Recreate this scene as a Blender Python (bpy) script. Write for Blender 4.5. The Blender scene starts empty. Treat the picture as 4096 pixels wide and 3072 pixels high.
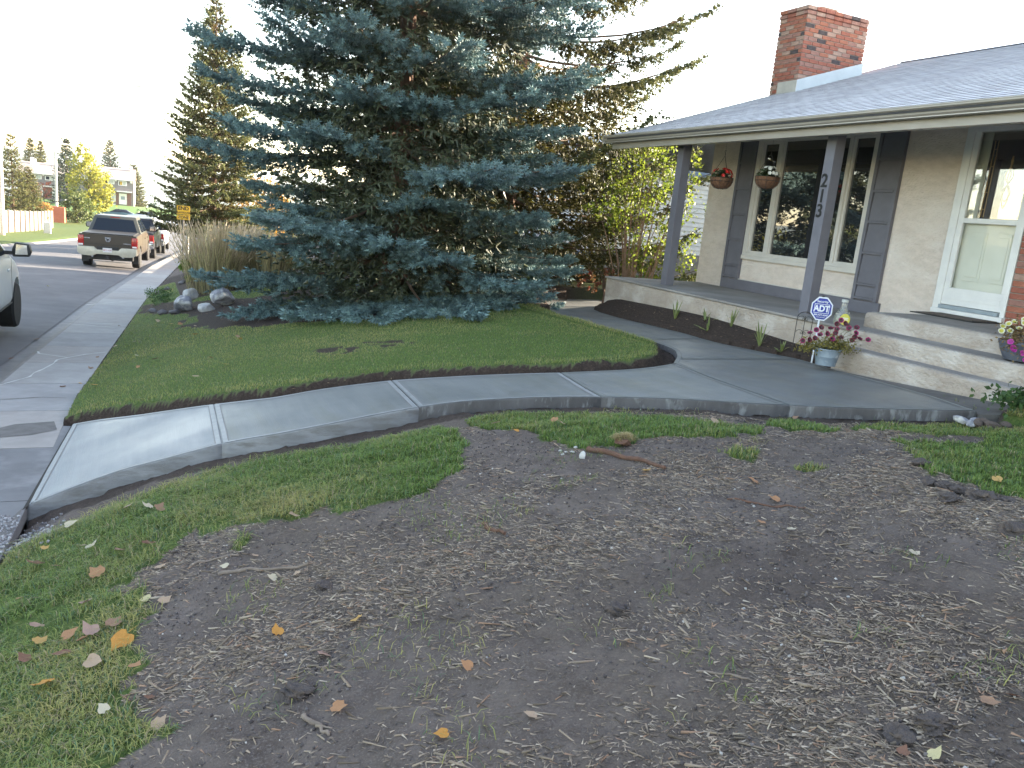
import bpy, bmesh, math, random
import numpy as np
from mathutils import Vector, Matrix, Euler
R_ = math.radians
sc = bpy.context.scene
col = sc.collection
rng = np.random.default_rng(11)
random.seed(7)

# ---------------------------------------------------------------- camera, sky, sun, exposure
cam_d = bpy.data.cameras.new('camera'); cam = bpy.data.objects.new('camera', cam_d); col.objects.link(cam)
sc.camera = cam
FPX, YAW, PITCH, ROLL = 3178.97, R_(24.8014), R_(11.96977), R_(5.60132)
cam_d.sensor_fit = 'HORIZONTAL'; cam_d.sensor_width = 36.0; cam_d.lens = FPX / 4096 * 36.0
cam_d.clip_start = .05; cam_d.clip_end = 9000
fw = Vector((math.sin(YAW)*math.cos(PITCH), math.cos(YAW)*math.cos(PITCH), -math.sin(PITCH)))
rt = Vector((math.cos(YAW), -math.sin(YAW), 0)); up = rt.cross(fw)
r2 = math.cos(ROLL)*rt + math.sin(ROLL)*up; u2 = -math.sin(ROLL)*rt + math.cos(ROLL)*up
cam.matrix_world = Matrix(((r2.x, u2.x, -fw.x, 0), (r2.y, u2.y, -fw.y, 0), (r2.z, u2.z, -fw.z, 0), (0, 0, 0, 1)))

SUN_AZ, SUN_EL = R_(88.0), R_(13.0)
world = bpy.data.worlds.new('World'); sc.world = world; world.use_nodes = True
wn = world.node_tree; wn.nodes.clear()
sky = wn.nodes.new('ShaderNodeTexSky'); sky.sky_type = 'NISHITA'; sky.sun_disc = False
sky.sun_elevation = SUN_EL; sky.sun_rotation = SUN_AZ; sky.altitude = 1050; sky.air_density = 1.0; sky.dust_density = 1.6; sky.ozone_density = 1.0
bg = wn.nodes.new('ShaderNodeBackground'); bg.inputs['Strength'].default_value = 0.15
wo = wn.nodes.new('ShaderNodeOutputWorld')
wbm = wn.nodes.new('ShaderNodeMix'); wbm.data_type = 'RGBA'; wbm.blend_type = 'MULTIPLY'; wbm.inputs[0].default_value = 1.0; wbm.inputs[7].default_value = (1.0, .825, .685, 1)
wn.links.new(sky.outputs[0], wbm.inputs[6]); wn.links.new(wbm.outputs[2], bg.inputs[0]); wn.links.new(bg.outputs[0], wo.inputs[0])
sun_d = bpy.data.lights.new('sun', 'SUN'); sun = bpy.data.objects.new('sun', sun_d); col.objects.link(sun)
sun_d.energy = 5.0; sun_d.angle = R_(0.55); sun_d.color = (1.0, .86, .66)
sd = Vector((math.sin(SUN_AZ)*math.cos(SUN_EL), math.cos(SUN_AZ)*math.cos(SUN_EL), math.sin(SUN_EL)))
sun.rotation_euler = (-sd).to_track_quat('-Z', 'Y').to_euler()
sc.view_settings.view_transform = 'Standard'; sc.view_settings.look = 'None'
sc.view_settings.gamma = 1; sc.view_settings.use_curve_mapping = False
sc.view_settings.exposure = 3.12
sc.render.engine = 'CYCLES'
sc.cycles.max_bounces = 8; sc.cycles.diffuse_bounces = 3; sc.cycles.transparent_max_bounces = 8
sc.cycles.use_denoising = True

# ---------------------------------------------------------------- materials
MATS = {}
def mat(name, c, rough=.7, c2=None, scale=8, detail=5, bump=0, bscale=60, metal=0, spec=.5, attr=False, trans=0, coat=0, mix=(.35, .65), dist=.02, thr=None, c3=None, s3=1.5, m3=(.5, .7), stretch=None, alpha=None, ior=None):
    """noise-mixed procedural surface; attr multiplies the base colour by the point colour 'col'"""
    if name in MATS: return MATS[name]
    m = bpy.data.materials.new(name); m.use_nodes = True; nt = m.node_tree; N = nt.nodes; L = nt.links
    b = N['Principled BSDF']; MATS[name] = m
    tc = N.new('ShaderNodeTexCoord'); vec = tc.outputs['Object']
    if stretch:
        mp = N.new('ShaderNodeMapping'); mp.inputs['Scale'].default_value = stretch[:3]
        if len(stretch) > 3: mp.inputs['Rotation'].default_value = (0, 0, stretch[3])
        L.new(vec, mp.inputs[0]); vec = mp.outputs[0]
    outc = None
    def noise(s, d):
        n = N.new('ShaderNodeTexNoise'); n.inputs['Scale'].default_value = s; n.inputs['Detail'].default_value = d; n.inputs['Roughness'].default_value = .6
        L.new(vec, n.inputs['Vector']); return n
    def ramp(a, lo, hi):
        r = N.new('ShaderNodeMapRange'); r.inputs['From Min'].default_value = lo; r.inputs['From Max'].default_value = hi; L.new(a, r.inputs['Value']); return r.outputs[0]
    def mixc(f, a, bb, t='MIX'):
        x = N.new('ShaderNodeMix'); x.data_type = 'RGBA'; x.blend_type = t; x.clamp_factor = True
        if hasattr(f, 'links'): L.new(f, x.inputs[0])
        else: x.inputs[0].default_value = f
        for s, v in ((6, a), (7, bb)):
            if hasattr(v, 'links'): L.new(v, x.inputs[s])
            else: x.inputs[s].default_value = (*v, 1)
        return x.outputs[2]
    if c2 is None: c2 = tuple(v*.82 for v in c)
    outc = mixc(ramp(noise(scale, detail).outputs[0], *mix), c, c2)
    if c3: outc = mixc(ramp(noise(s3, 4).outputs[0], *m3), outc, c3)
    if attr:
        a = N.new('ShaderNodeAttribute'); a.attribute_name = 'col'
        outc = mixc(1.0, outc, a.outputs['Color'], 'MULTIPLY')
    L.new(outc, b.inputs['Base Color'])
    b.inputs['Roughness'].default_value = rough; b.inputs['Metallic'].default_value = metal
    b.inputs['Specular IOR Level'].default_value = spec; b.inputs['Coat Weight'].default_value = coat
    b.inputs['Coat Roughness'].default_value = .08
    if ior: b.inputs['IOR'].default_value = ior
    if bump:
        bn = N.new('ShaderNodeBump'); bn.inputs['Strength'].default_value = bump; bn.inputs['Distance'].default_value = dist
        L.new(noise(bscale, 6).outputs[0], bn.inputs['Height']); L.new(bn.outputs[0], b.inputs['Normal'])
    if trans:
        t = N.new('ShaderNodeBsdfTranslucent'); ms = N.new('ShaderNodeMixShader'); ms.inputs[0].default_value = trans
        L.new(outc, t.inputs[0]); o = N['Material Output']
        L.new(b.outputs[0], ms.inputs[1]); L.new(t.outputs[0], ms.inputs[2]); L.new(ms.outputs[0], o.inputs[0])
    return m
def glass_mat(name, tint=(.02, .022, .025), rough=.02, ior=1.9, spec=1.0):
    m = bpy.data.materials.new(name); m.use_nodes = True; b = m.node_tree.nodes['Principled BSDF']
    b.inputs['Base Color'].default_value = (*tint, 1); b.inputs['Roughness'].default_value = rough
    b.inputs['Specular IOR Level'].default_value = spec; b.inputs['IOR'].default_value = ior
    n = m.node_tree.nodes.new('ShaderNodeTexNoise'); n.inputs['Scale'].default_value = 1.3
    bn = m.node_tree.nodes.new('ShaderNodeBump'); bn.inputs['Strength'].default_value = .04; bn.inputs['Distance'].default_value = .02
    m.node_tree.links.new(n.outputs[0], bn.inputs['Height']); m.node_tree.links.new(bn.outputs[0], b.inputs['Normal'])
    MATS[name] = m; return m

# ---------------------------------------------------------------- object helpers
def tag(o, label=None, cat=None, group=None, kind=None):
    if label: o['label'] = label
    if cat: o['category'] = cat
    if group: o['group'] = group
    if kind: o['kind'] = kind
    return o
def empty(name, loc=(0, 0, 0), rz=0, **k):
    o = bpy.data.objects.new(name, None); col.objects.link(o); o.location = loc; o.rotation_euler = (0, 0, rz); o.empty_display_size = .1
    return tag(o, **k)
def link(name, me, m, parent=None):
    if m is not None:
        if isinstance(m, (list, tuple)):
            for q in m: me.materials.append(q)
        elif not me.materials: me.materials.append(m)
    o = bpy.data.objects.new(name, me); col.objects.link(o); o.parent = parent; return o
def npmesh(name, V, F, m, parent=None, C=None, smooth=False):
    """V (n,3); F (k,3) or (k,4) int array; C (n,3) point colours"""
    V = np.asarray(V, np.float32); F = np.asarray(F, np.int32)
    me = bpy.data.meshes.new(name); me.vertices.add(len(V)); me.vertices.foreach_set('co', V.ravel())
    k = F.shape[1]; me.loops.add(F.size); me.loops.foreach_set('vertex_index', F.ravel())
    me.polygons.add(len(F)); me.polygons.foreach_set('loop_start', np.arange(0, F.size, k, dtype=np.int32))
    if smooth: me.polygons.foreach_set('use_smooth', np.ones(len(F), bool))
    me.update(calc_edges=True)
    if C is not None:
        a = me.attributes.new('col', 'FLOAT_COLOR', 'POINT'); a.data.foreach_set('color', np.concatenate([C, np.ones((len(C), 1))], 1).astype(np.float32).ravel())
    return link(name, me, m, parent)
class MB:
    def __init__(s): s.v = []; s.f = []
    def add(s, vs, fs):
        n = len(s.v); s.v += [tuple(p) for p in vs]; s.f += [tuple(i+n for i in q) for q in fs]; return s
    def box(s, x0, x1, y0, y1, z0, z1):
        return s.add([(x0, y0, z0), (x1, y0, z0), (x1, y1, z0), (x0, y1, z0), (x0, y0, z1), (x1, y0, z1), (x1, y1, z1), (x0, y1, z1)],
                     [(0, 3, 2, 1), (4, 5, 6, 7), (0, 1, 5, 4), (1, 2, 6, 5), (2, 3, 7, 6), (3, 0, 4, 7)])
    def prism(s, poly, axis, a, b):
        """polygon of 2-tuples extruded along axis ('x','y','z') from a to b"""
        n = len(poly)
        def P(p, t): return {'x': (t, p[0], p[1]), 'y': (p[0], t, p[1]), 'z': (p[0], p[1], t)}[axis]
        return s.add([P(p, a) for p in poly] + [P(p, b) for p in poly], [tuple(range(n))[::-1], tuple(range(n, 2*n))] + [(i, (i+1) % n, n+(i+1) % n, n+i) for i in range(n)])
    def tube(s, pts, rad, n=8, cap=True):
        pts = [Vector(p) for p in pts]; k = len(pts); rad = rad if hasattr(rad, '__len__') else [rad]*k
        vs = []; prev = None
        for i, p in enumerate(pts):
            t = (pts[min(i+1, k-1)] - pts[max(i-1, 0)]).normalized()
            a = prev if prev is not None else (Vector((0, 0, 1)) if abs(t.z) < .9 else Vector((1, 0, 0)))
            u = (a - t*a.dot(t)).normalized(); w = t.cross(u); prev = u
            for j in range(n):
                th = 2*math.pi*j/n; vs.append(p + (u*math.cos(th) + w*math.sin(th))*rad[i])
        fs = [(i*n+j, i*n+(j+1) % n, (i+1)*n+(j+1) % n, (i+1)*n+j) for i in range(k-1) for j in range(n)]
        if cap: fs += [tuple(range(n))[::-1], tuple(range((k-1)*n, k*n))]
        return s.add(vs, fs)
    def lathe(s, prof, c=(0, 0, 0), n=20, axis='z'):
        vs = []
        for r, z in prof:
            for j in range(n):
                th = 2*math.pi*j/n; a, b = r*math.cos(th), r*math.sin(th)
                vs.append({'z': (c[0]+a, c[1]+b, c[2]+z), 'x': (c[0]+z, c[1]+a, c[2]+b), 'y': (c[0]+a, c[1]+z, c[2]+b)}[axis])
        k = len(prof)
        fs = [(i*n+j, i*n+(j+1) % n, (i+1)*n+(j+1) % n, (i+1)*n+j) for i in range(k-1) for j in range(n)]
        fs += [tuple(range(n))[::-1], tuple(range((k-1)*n, k*n))]
        return s.add(vs, fs)
    def loft(s, rings, cap=True):
        n = len(rings[0]); k = len(rings); vs = [p for r in rings for p in r]
        fs = [(i*n+j, i*n+(j+1) % n, (i+1)*n+(j+1) % n, (i+1)*n+j) for i in range(k-1) for j in range(n)]
        if cap: fs += [tuple(range(n))[::-1], tuple(range((k-1)*n, k*n))]
        return s.add(vs, fs)
    def build(s, name, m, parent=None, bevel=0, seg=2, smooth=False, kind=None, cut=None):
        me = bpy.data.meshes.new(name); me.from_pydata(s.v, [], s.f); me.update()
        bm = bmesh.new(); bm.from_mesh(me); bmesh.ops.recalc_face_normals(bm, faces=bm.faces)
        if bevel:
            ed = [e for e in bm.edges if len(e.link_faces) == 2 and e.calc_face_angle(0) > .5]
            bmesh.ops.bevel(bm, geom=ed, offset=bevel, segments=seg, affect='EDGES', profile=.6, clamp_overlap=True)
        if smooth:
            for f in bm.faces: f.smooth = True
            for e in bm.edges:
                if len(e.link_faces) == 2 and e.calc_face_angle(0) > .6: e.smooth = False
        bm.to_mesh(me); bm.free()
        o = link(name, me, m, parent)
        if cut:
            cme = bpy.data.meshes.new('cut'); cme.from_pydata(cut.v, [], cut.f)
            cb = bmesh.new(); cb.from_mesh(cme); bmesh.ops.recalc_face_normals(cb, faces=cb.faces); cb.to_mesh(cme); cb.free()
            co = bpy.data.objects.new('cut', cme); col.objects.link(co); co.parent = parent
            md = o.modifiers.new('b', 'BOOLEAN'); md.object = co; md.operation = 'DIFFERENCE'; md.solver = 'EXACT'
            dg = bpy.context.evaluated_depsgraph_get(); nm = bpy.data.meshes.new_from_object(o.evaluated_get(dg))
            o.modifiers.clear(); o.data = nm; bpy.data.objects.remove(co)
        if kind: o['kind'] = kind
        return o
def copy_tree(o, parent=None):
    c = o.copy(); col.objects.link(c); c.parent = parent
    for ch in list(o.children): copy_tree(ch, c)
    return c
def textmesh(s, size, m, name, parent, M, ext=.001, bold=0.0, sx=1.0, align='CENTER'):
    cu = bpy.data.curves.new('t', 'FONT'); cu.body = s; cu.size = size; cu.extrude = ext; cu.offset = bold; cu.align_x = align; cu.align_y = 'CENTER'
    t = bpy.data.objects.new('t', cu); col.objects.link(t)
    me = bpy.data.meshes.new_from_object(t.evaluated_get(bpy.context.evaluated_depsgraph_get())); bpy.data.objects.remove(t)
    me.transform(M @ Matrix.Diagonal((sx, 1, 1, 1)))
    return link(name, me, m, parent)

# ---------------------------------------------------------------- noise, polygons, terrain height
def _h(ix, iy, s):
    h = (ix.astype(np.int64)*374761393 + iy.astype(np.int64)*668265263 + s*1442695041) & 0x7fffffff
    h = ((h ^ (h >> 13))*1274126177) & 0x7fffffff
    return ((h ^ (h >> 16)) & 0xffff)/65535.0
def vn(x, y, s=0):
    x = np.asarray(x, float); y = np.asarray(y, float); ix = np.floor(x); iy = np.floor(y); fx = x-ix; fy = y-iy
    fx = fx*fx*(3-2*fx); fy = fy*fy*(3-2*fy); ix = ix.astype(int); iy = iy.astype(int)
    a = _h(ix, iy, s); b = _h(ix+1, iy, s); c = _h(ix, iy+1, s); d = _h(ix+1, iy+1, s)
    return (a*(1-fx)+b*fx)*(1-fy)+(c*(1-fx)+d*fx)*fy
def fbm(x, y, o=4, s=0):
    v = 0; a = .5; t = 0
    for i in range(o): v = v+a*vn(x*2**i+i*17.3, y*2**i-i*9.1, s+i); t += a; a *= .5
    return v/t-.5
def inpoly(x, y, P):
    P = np.asarray(P); r = np.zeros(np.shape(x), bool); n = len(P)
    for i in range(n):
        x0, y0 = P[i]; x1, y1 = P[(i+1) % n]
        if y0 == y1: continue
        r ^= ((y0 > y) != (y1 > y)) & (x < (x1-x0)*(y-y0)/(y1-y0)+x0)
    return r
def dpoly(x, y, P, closed=False):
    P = np.asarray(P); d = np.full(np.shape(x), 1e9); n = len(P)
    for i in range(n if closed else n-1):
        a = P[i]; b = P[(i+1) % n]; ab = b-a; L2 = max(ab@ab, 1e-9)
        t = np.clip(((x-a[0])*ab[0]+(y-a[1])*ab[1])/L2, 0, 1)
        d = np.minimum(d, np.hypot(x-a[0]-t*ab[0], y-a[1]-t*ab[1]))
    return d
def sst(x, a, b):
    t = np.clip((x-a)/(b-a), 0, 1); return t*t*(3-2*t)

PTS = {'near':[(-0.882,6.605),(-0.729,6.622),(-0.275,6.667),(0.084,6.602),(0.505,6.575),(0.713,6.519),(0.922,6.452),(1.284,6.399),(1.667,6.389),(2.088,6.38),(2.47,6.33),(3.039,6.121),(3.559,5.818),(4.04,5.475),(4.464,5.094),(5.045,4.662),(5.519,4.399),(6.083,4.17)],'far':[(-0.765,8.996),(-0.478,8.753),(-0.091,8.399),(0.53,8.016),(0.848,7.837),(1.091,7.722),(1.522,7.67),(2.155,7.531),(2.82,7.286),(3.73,6.945),(4.406,6.816),(4.895,6.874),(5.295,7.192),(5.484,7.447),(5.681,7.84),(5.767,8.47),(5.754,9.012),(5.827,9.887),(5.813,10.718),(5.992,11.715),(6.318,12.71),(6.762,13.368),(7.683,13.877),(8.688,14.32)],'house':[(6.078,4.151),(6.311,4.759),(6.471,5.419),(6.654,6.29),(6.754,6.862),(6.677,7.33),(6.588,8.004),(6.674,9.059),(6.676,10.081),(6.682,10.668),(6.77,11.415),(6.905,11.897),(7.351,12.475),(7.825,13.043),(8.458,13.565)],'j1':[(0.556,8.006),(0.497,6.568)],'j2':[(2.155,7.531),(2.088,6.38)],'j3':[(3.73,6.945),(3.559,5.818)],'j4':[(5.119,6.987),(4.769,4.855)],'j5':[(5.247,7.124),(6.768,6.877)],'j6':[(5.784,8.531),(6.614,8.52)],'gA':[(-0.912,5.66),(-0.764,5.728),(-0.533,5.885),(-0.218,5.928),(0.053,6.134),(0.384,6.312),(0.749,6.198),(1.147,6.048),(1.563,5.963),(1.962,6.036),(2.124,5.989),(2.105,5.489),(2.033,5.028),(1.873,4.707),(1.654,4.439),(1.375,4.296),(1.133,4.321),(0.888,4.435),(0.658,4.479),(0.41,4.554),(0.259,4.738),(0.09,4.605),(-0.001,4.503),(-0.098,4.431),(-0.15,4.286),(-0.069,4.076),(0.02,3.843),(0.019,3.715),(-0.072,3.734),(-0.09,3.679),(-0.065,3.397),(-0.041,3.049),(0.027,2.878),(0.015,2.73),(-0.079,2.733),(-0.128,2.688),(-0.137,2.471),(-0.958,3.12),(-1.473,5.051)],'gB':[(2.351,5.898),(2.488,6.042),(2.841,5.882),(3.407,5.554),(3.776,5.094),(3.961,4.696),(4.141,4.442),(4.09,4.309),(3.899,4.21),(3.43,4.32),(3.145,4.46),(2.92,4.397),(2.618,4.557),(2.562,4.87),(2.548,5.072),(2.376,5.276),(2.366,5.529)],'gC':[(4.519,4.77),(4.732,4.641),(4.658,4.372),(4.542,4.1),(4.339,4.116),(4.294,4.321),(4.29,4.536)],'gD':[(4.991,4.375),(5.398,4.296),(6.005,4.153),(6.667,3.839),(4.185,2.296),(4.192,2.509),(4.138,2.764),(4.148,2.974),(4.203,3.225),(4.525,3.461),(4.628,3.771),(4.859,3.647),(5.126,3.433),(5.312,3.5),(5.323,3.683),(5.054,3.844),(4.841,4.021),(4.801,4.196)],'gE':[(3.368,3.964),(3.527,4.0),(3.607,3.869),(3.464,3.744),(3.321,3.789)],'gE2':[(3.574,3.539),(3.681,3.537),(3.748,3.415),(3.57,3.382),(3.5,3.44)],'gE3':[(0.39,4.308),(0.473,4.415),(0.503,4.348),(0.431,4.233)],'bareF':[(1.678,9.687),(2.234,9.663),(2.912,9.362),(2.843,8.94),(2.286,8.926),(1.797,9.137)],'bedF':[(-0.307,18.74),(-0.258,20.585),(0.249,19.445),(0.946,17.898),(1.604,17.015),(3.006,15.576),(4.686,14.99),(3.74,11.885),(2.748,11.98),(2.037,12.709),(1.503,12.916),(1.304,13.743),(1.228,14.589),(0.375,16.443)],'gravel':[(-1.02,5.41),(-1.192,6.4),(-0.961,6.375),(-0.71,6.097),(-0.587,5.854),(-0.768,5.76),(-0.906,5.617)],'leaves':[(-0.165,5.498,0),(-0.033,5.378,1),(0.029,5.225,2),(-0.514,5.607,1),(-0.624,5.294,3),(-0.632,5.064,4),(-0.52,4.91,5),(-0.348,5.012,1),(-0.386,5.069,1),(-0.178,4.771,2),(-0.278,4.549,6),(-0.046,4.722,5),(0.026,4.375,0),(0.344,4.067,1),(0.543,3.758,1),(0.651,3.726,0),(-0.039,3.99,7),(-0.316,4.189,4),(0.041,3.895,0),(-0.177,3.77,2),(-0.26,3.766,4),(-0.124,3.591,8),(-0.495,3.911,3),(-0.304,3.735,6),(-0.368,3.836,6),(-0.355,3.644,5),(-0.244,3.453,0),(-0.074,3.279,6),(-0.404,3.402,8),(-0.018,3.053,5),(-0.172,3.03,1),(0.01,2.836,0),(0.481,3.173,8),(0.491,4.128,0),(-0.666,4.626,6),(0.732,4.453,0),(-0.523,3.745,5),(-0.517,4.102,4),(0.79,3.048,3),(0.619,2.881,4),(0.594,2.499,6),(1.057,2.425,6),(0.861,2.123,8),(1.141,2.046,0),(1.634,2.269,0),(2.413,5.052,8),(2.537,4.661,0),(2.722,3.845,3),(3.133,3.354,6),(2.778,2.872,6),(2.818,2.728,1),(3.867,4.665,0),(3.949,4.497,0),(4.262,4.74,1),(2.846,5.306,6),(2.778,5.081,0),(3.045,3.079,6),(2.43,5.505,0),(3.077,2.255,1),(2.378,1.392,2),(2.467,1.362,5),(2.034,1.294,7),(1.964,1.338,5),(4.314,2.755,3),(4.555,3.803,0),(4.739,4.751,2),(0.064,15.836,0),(0.258,14.871,3),(0.406,14.477,6),(0.615,13.982,0),(0.547,12.821,8),(1.061,11.268,3),(-0.293,13.802,1),(-0.574,13.982,0),(-0.782,13.284,2),(-0.233,12.111,1),(0.007,11.118,5),(-0.183,10.755,6),(0.754,9.465,3),(0.422,9.147,0),(-0.643,10.399,3),(-0.867,11.279,3),(-1.043,11.067,6),(0.21,22.824,1),(0.442,22.419,8),(1.063,11.648,2),(0.428,14.31,5),(0.632,10.106,5),(-0.619,16.91,0),(-1.96,13.585,5),(-2.659,25.006,7),(-1.838,15.589,2),(-0.811,12.34,2)],'root':[(2.641,4.425),(2.724,4.307),(2.783,4.173),(2.841,4.02),(2.847,3.84)],'twigA':[(0.301,4.042),(0.41,3.998),(0.536,3.903),(0.713,3.791)],'twigB':[(0.165,4.222),(0.244,4.239),(0.336,4.219),(0.413,4.166)],'twigC':[(2.855,3.246),(2.945,3.094),(2.99,3.004),(3.078,2.899)],'twigD':[(1.597,3.637),(1.596,3.536),(1.632,3.439)],'twigE':[(0.484,2.532),(0.524,2.439),(0.543,2.362)],'twigF':[(1.736,1.986),(1.775,1.922),(1.838,1.833)],'twigG':[(-0.822,5.062),(-0.746,5.02)],'whiterock':[(2.555,4.324)],'pebbles':[(2.506,4.543),(2.517,4.485),(2.471,4.442),(2.538,4.433),(2.615,4.532)],'sod':[(2.907,4.405)],'clods':[(3.981,2.93),(4.002,2.829),(4.022,2.731),(4.007,2.613),(4.08,2.537),(3.742,2.23),(4.225,3.161),(3.824,2.661),(0.737,3.492),(1.734,2.527),(0.484,2.685),(2.044,1.405),(2.138,1.388)],'boulders':[(0.66,16.788),(1.213,16.301),(0.899,15.943)],'boulder3':[(0.899,15.943)],'cracks':[[(-1.728,11.167),(-1.607,11.43),(-1.478,11.708),(-1.463,11.975),(-1.388,12.258),(-1.312,12.676),(-1.293,13.021),(-1.173,13.218)],[(-1.619,13.731),(-1.581,13.535),(-1.43,13.43),(-1.242,13.271),(-1.173,13.218)],[(-1.173,13.218),(-0.955,13.54),(-0.705,13.755)],[(-1.468,16.99),(-1.183,16.893),(-0.838,16.716),(-0.478,16.5)],[(-1.431,20.278),(-1.04,20.858),(-0.599,21.415),(-0.159,21.693)]],'curbL':[(-7.608,53.155),(-7.179,68.345),(-7.673,86.164),(-7.483,110.042),(-7.063,120.851)]}

def z_r(y):
    return np.interp(y,[-60,-5,0,6.2,9.8,22,36,60,85,110,135,160,400],[-.9,-1.95,-2.12,-2.49,-2.6,-2.98,-3.45,-4.6,-5.6,-6.2,-6.1,-5.45,-9])
def x_e(y):
    return np.interp(y,[-60,0,6.4,10,12.8,22.2,34,46,100,160],[-3.5,-.95,-.88,-.86,-.72,-.2,.7,1.6,6,12])
def T0(x,y):
    u=np.maximum(0,x-x_e(y))
    return z_r(y)+1.34*(1-np.exp(-u/3.3))

NEAR, FAR, HS = PTS['near'], PTS['far'], PTS['house']
WALK = NEAR+HS[1:]+FAR[::-1]
STRIP = [HS[0], HS[1], HS[2], HS[3], (6.62, 6.52), (6.80, 6.50), (6.80, 4.36), (6.34, 4.06)]
def Tg(x, y):
    """ground surface (soil / turf level)"""
    x = np.asarray(x, float); y = np.asarray(y, float)
    z = T0(x, y); u = x-x_e(y)
    inyard = u > 0
    dn = dpoly(x, y, NEAR); df = dpoly(x, y, FAR[:20])
    walk = inpoly(x, y, WALK) | inpoly(x, y, STRIP)
    ynear = np.interp(x, [p[0] for p in NEAR], [p[1] for p in NEAR])
    cams = (y < ynear) & (x < 6.2) & (x > -1.2)
    fars = (~walk) & (~cams)
    z = z - np.where(cams & inyard, (.125-.035*sst(x, 1.5, 3))*(1-sst(dn, .05, 1.2)), 0)
    dfj = df+fbm(x*9, y*9, 3, 44)*.09
    z = z - np.where(fars & inyard, .08*(1-sst(dfj, .12, .22)), 0)
    z = z + np.where(fars & inyard, (.05*sst(dfj, .12, .23))*(1-sst(df, 1.5, 4.0)), 0)
    z = np.where(walk, T0(x, y)-.175, z)
    bed = (~walk) & (y > 6.3) & (x > 5.4) & (~cams)
    dh = dpoly(x, y, HS)
    z = z + np.where(bed, (.03+.15*sst(x, 6.0, 7.1)*sst(y, 6.4, 9.5))*sst(dh, 0, .35), 0)
    gapm = (u > -.02) & (x < -.70) & (y > 6.3) & (y < 9.12) & ~walk; z = np.where(gapm, T0(x, y)-.12, z)
    soil = soilmask(x, y)
    z = z + soil*(fbm(x*2, y*2, 3, 3)*.06+fbm(x*5, y*7, 3, 13)*.035+fbm(x*14, y*17, 4, 9)*.05*(fbm(x*1.4, y*1.4, 2, 5)+.75))*(dn > .02)
    z = z - np.where((u < 0) & (u > -9.6), .17, 0)
    return z
def ragged(x, y, P, amp=.06):
    jx = x+fbm(x*9, y*9, 3, 21)*amp*2; jy = y+fbm(x*9, y*9, 3, 57)*amp*2
    return inpoly(jx, jy, P)
def grassmask(x, y):
    u = x-x_e(y); ynear = np.interp(x, [p[0] for p in NEAR], [p[1] for p in NEAR])
    cams = (y < ynear) & (x < 6.3)
    g = np.zeros(np.shape(x), bool)
    for k in ('gA', 'gB', 'gC', 'gD', 'gE', 'gE2', 'gE3'): g |= ragged(x, y, PTS[k], .11 if k in ('gA', 'gB', 'gD') else (.06 if k != 'gE3' else .02))
    g &= cams | (x > 5.5)
    far = (~cams) & (u > .02) & (y < 26) & (x < 6.9)
    walk = inpoly(x, y, WALK) | inpoly(x, y, STRIP)
    df = dpoly(x, y, FAR[:20])
    far &= (~walk) & (df+fbm(x*9, y*9, 3, 44)*.09 > .215+fbm(x*16, y*16, 2, 4)*.05)
    far &= ~ragged(x, y, PTS['bedF'], .12)
    under = np.hypot((x-3.9)/3.4, (y-14.6)/2.9) < 1+fbm(x*3, y*3, 2, 77)*.2
    far &= ~under & ~((x > 4.6) & (y > 12.2+fbm(x*2, y*2, 2, 1))) & ~((y > 6) & (x > 5.6) & (dpoly(x, y, HS) < 2.2) & (x > np.interp(y, [6, 7.1, 8.5, 12], [5.2, 5.25, 5.6, 5.9])))
    far &= ~((y > 18.9) & (x > .55))
    bare = ragged(x, y, PTS['bareF'], .15) & (fbm(x*7, y*7, 3, 8) > -.04)
    return (g | (far & ~bare)) & ~walk & (u > .0) & ~((x < -.70) & (y > 6.3) & (y < 9.12))
def soilmask(x, y):
    return 1.0*(((x > -.9) & (y < 7.2) & (x < 6.5)))
def ground_z(x, y): return float(Tg(np.array([x]), np.array([y]))[0])

M_turf = mat('turf_soil', (.052, .062, .026), .95, (.032, .045, .016), 14, 6, bump=.6, bscale=90, dist=.03, c3=(.085, .07, .035), s3=3)
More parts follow.
